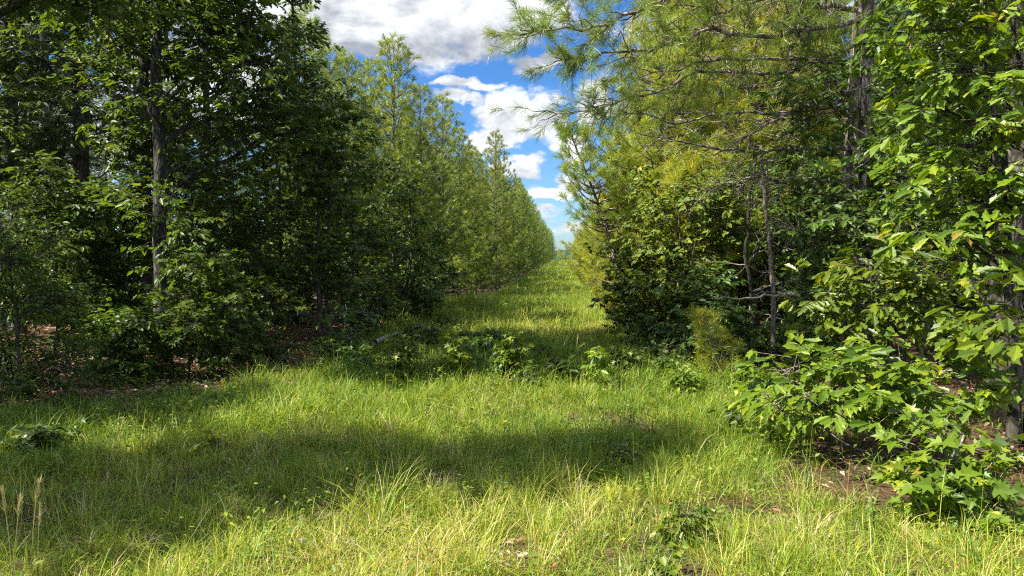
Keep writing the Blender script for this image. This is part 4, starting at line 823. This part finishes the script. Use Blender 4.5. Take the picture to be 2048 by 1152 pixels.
# wild rye heads bottom left
for i, (px, pt, ph, D, lb) in enumerate([(14, 1152, 990, 3.3, 'ripe golden grass head nearest the left border'), (28, 1140, 1000, 3.35, 'ripe golden grass head second from the left border'), (52, 1160, 975, 3.4, 'tallest bent golden grass head, third from the left border'), (60, 1200, 1022, 3.5, 'small golden grass head hanging lowest, fourth from the left border')]):
    px = (6, 40, 76, 80)[i]; x, y = GP((8, 12, 46, 60)[i], D); b = G0(x, y, -.02); root = thing('wild_rye', lb, 'grass stalk', b, 'golden wild rye stalks'); tip = RL(b, px, ph, D); rs = np.random.RandomState(260 + i)
    g = Geo(); t = np.linspace(0, 1, 8)[:, None]; pts = tip * t; pts[:, 0] = tip[0] * t[:, 0] ** 2; g.tube(pts, np.linspace(.0025, .0015, 8), 5); g.build('stem', M['seed'], root); c = Geo(); d = unit(pts[-1] - pts[-2]); m = 70
    f = rs.uniform(-.085, .02, m); pos = pts[-1] + d * f[:, None]; ax = d[None] + rs.normal(0, .2, (m, 3)); scatter(c, T_AWN, pos, ax, rs.normal(0, 1, (m, 3)), rs.uniform(.02, .04, m), rs.uniform(0, 1, m)); c.build('seed_head', M['seed'], root)
# little purple wildflowers
for i, (px, py, D, lb) in enumerate([(186, 1076, 3.9, 'purple wildflower at lower left'), (330, 1022, 4.4, 'pale purple wildflower in the shaded grass, left'), (546, 1022, 4.5, 'pale purple wildflower where shade meets sun'), (310, 1078, 3.9, 'small purple wildflower near the bottom, left'),
      (636, 962, 5.0, 'tiny lilac wildflower at the edge of the shade band'), (80, 1030, 4.2, 'purple wildflower beside the golden grass heads'), (605, 1080, 3.8, 'tiny lilac wildflower in the front sunny grass')]):
    p = P(px, py, D); b = G0(p[0], p[1], -.02); root = thing('wildflower', lb, 'wildflower', b, 'purple wildflowers in the grass'); h = p - np.array(b); g = Geo(); rs = np.random.RandomState(280 + i); g.tube(np.array([(0, 0, 0), h * .5 + V3(.01, 0, 0), h]), [.002, .0018, .0012], 4); g.build('stem', M['stem_green'], root)
    c = Geo(); m = 16; a = np.arange(m) * 2.4; ax = np.stack([np.cos(a), np.sin(a), rs.uniform(-.2, .6, m)], 1); scatter(c, T_ELL6, np.tile(h, (m, 1)) + rs.normal(0, .006, (m, 3)), ax, rs.normal(0, .4, (m, 3)) + V3(0, -.4, 1), .020, rs.uniform(0, 1, m)); c.build('blossom', M['petal'], root)
# fallen branch, stump stick, forest-floor sticks
def stick(name, label, cat, p0, p1, r0, r1, seed, ntw=3, mat='wood_bare'):
    rs = np.random.RandomState(seed); g = Geo(); L = [[], []]; bough(g, L, [p0, (np.asarray(p0) + p1) / 2 + V3(0, 0, .02), p1], r0, rs, ntw, (.15, .4), 0, sub=1); return tag(g.build(name, M[mat], None, True), label, cat)
a = P(750, 684, 12.7); c = P(842, 658, 14.8); stick('fallen_branch', 'long pale fallen branch sloping out of the left woods onto the grass', 'fallen branch', a, c, .055, .03, 301)
a = P(702, 718, 11.2); c = P(704, 682, 11.2); a[2] = gz(a[0], a[1]) - .02; stick('broken_stick', 'short pale broken stick upright before the many stemmed maple', 'stick', a, c, .016, .012, 302, 0)
a = P(150, 732, 10.4); c = P(198, 712, 10.6); a[2] = gz(a[0], a[1]) + .02; stick('fallen_stick', 'thin pale stick lying in the leaf strewn clearing', 'stick', a, c, .010, .005, 303, 2)

# ================================================================== air
hm = bpy.data.materials.new('haze_air'); hm.use_nodes = True; n = N(hm.node_tree); n.n.clear()
v = n.new('ShaderNodeVolumePrincipled'); v.inputs['Color'].default_value = (.82, .90, 1, 1); v.inputs['Density'].default_value = .00022; v.inputs['Anisotropy'].default_value = .82
o = n.new('ShaderNodeOutputMaterial'); n.l.new(v.outputs[0], o.inputs['Volume'])
g = Geo(); bx = np.array([(x_, y_, z_) for x_ in (-2600, 2600) for y_ in (-700, 3100) for z_ in (-20, 36)], float)
g.add(bx, [0, 1, 3, 2, 4, 6, 7, 5, 0, 4, 5, 1, 2, 3, 7, 6, 0, 2, 6, 4, 1, 5, 7, 3], [4] * 6, .5)
tag(g.build('haze', hm), 'thin blue summer haze over the far end of the track', 'haze', None, 'stuff')
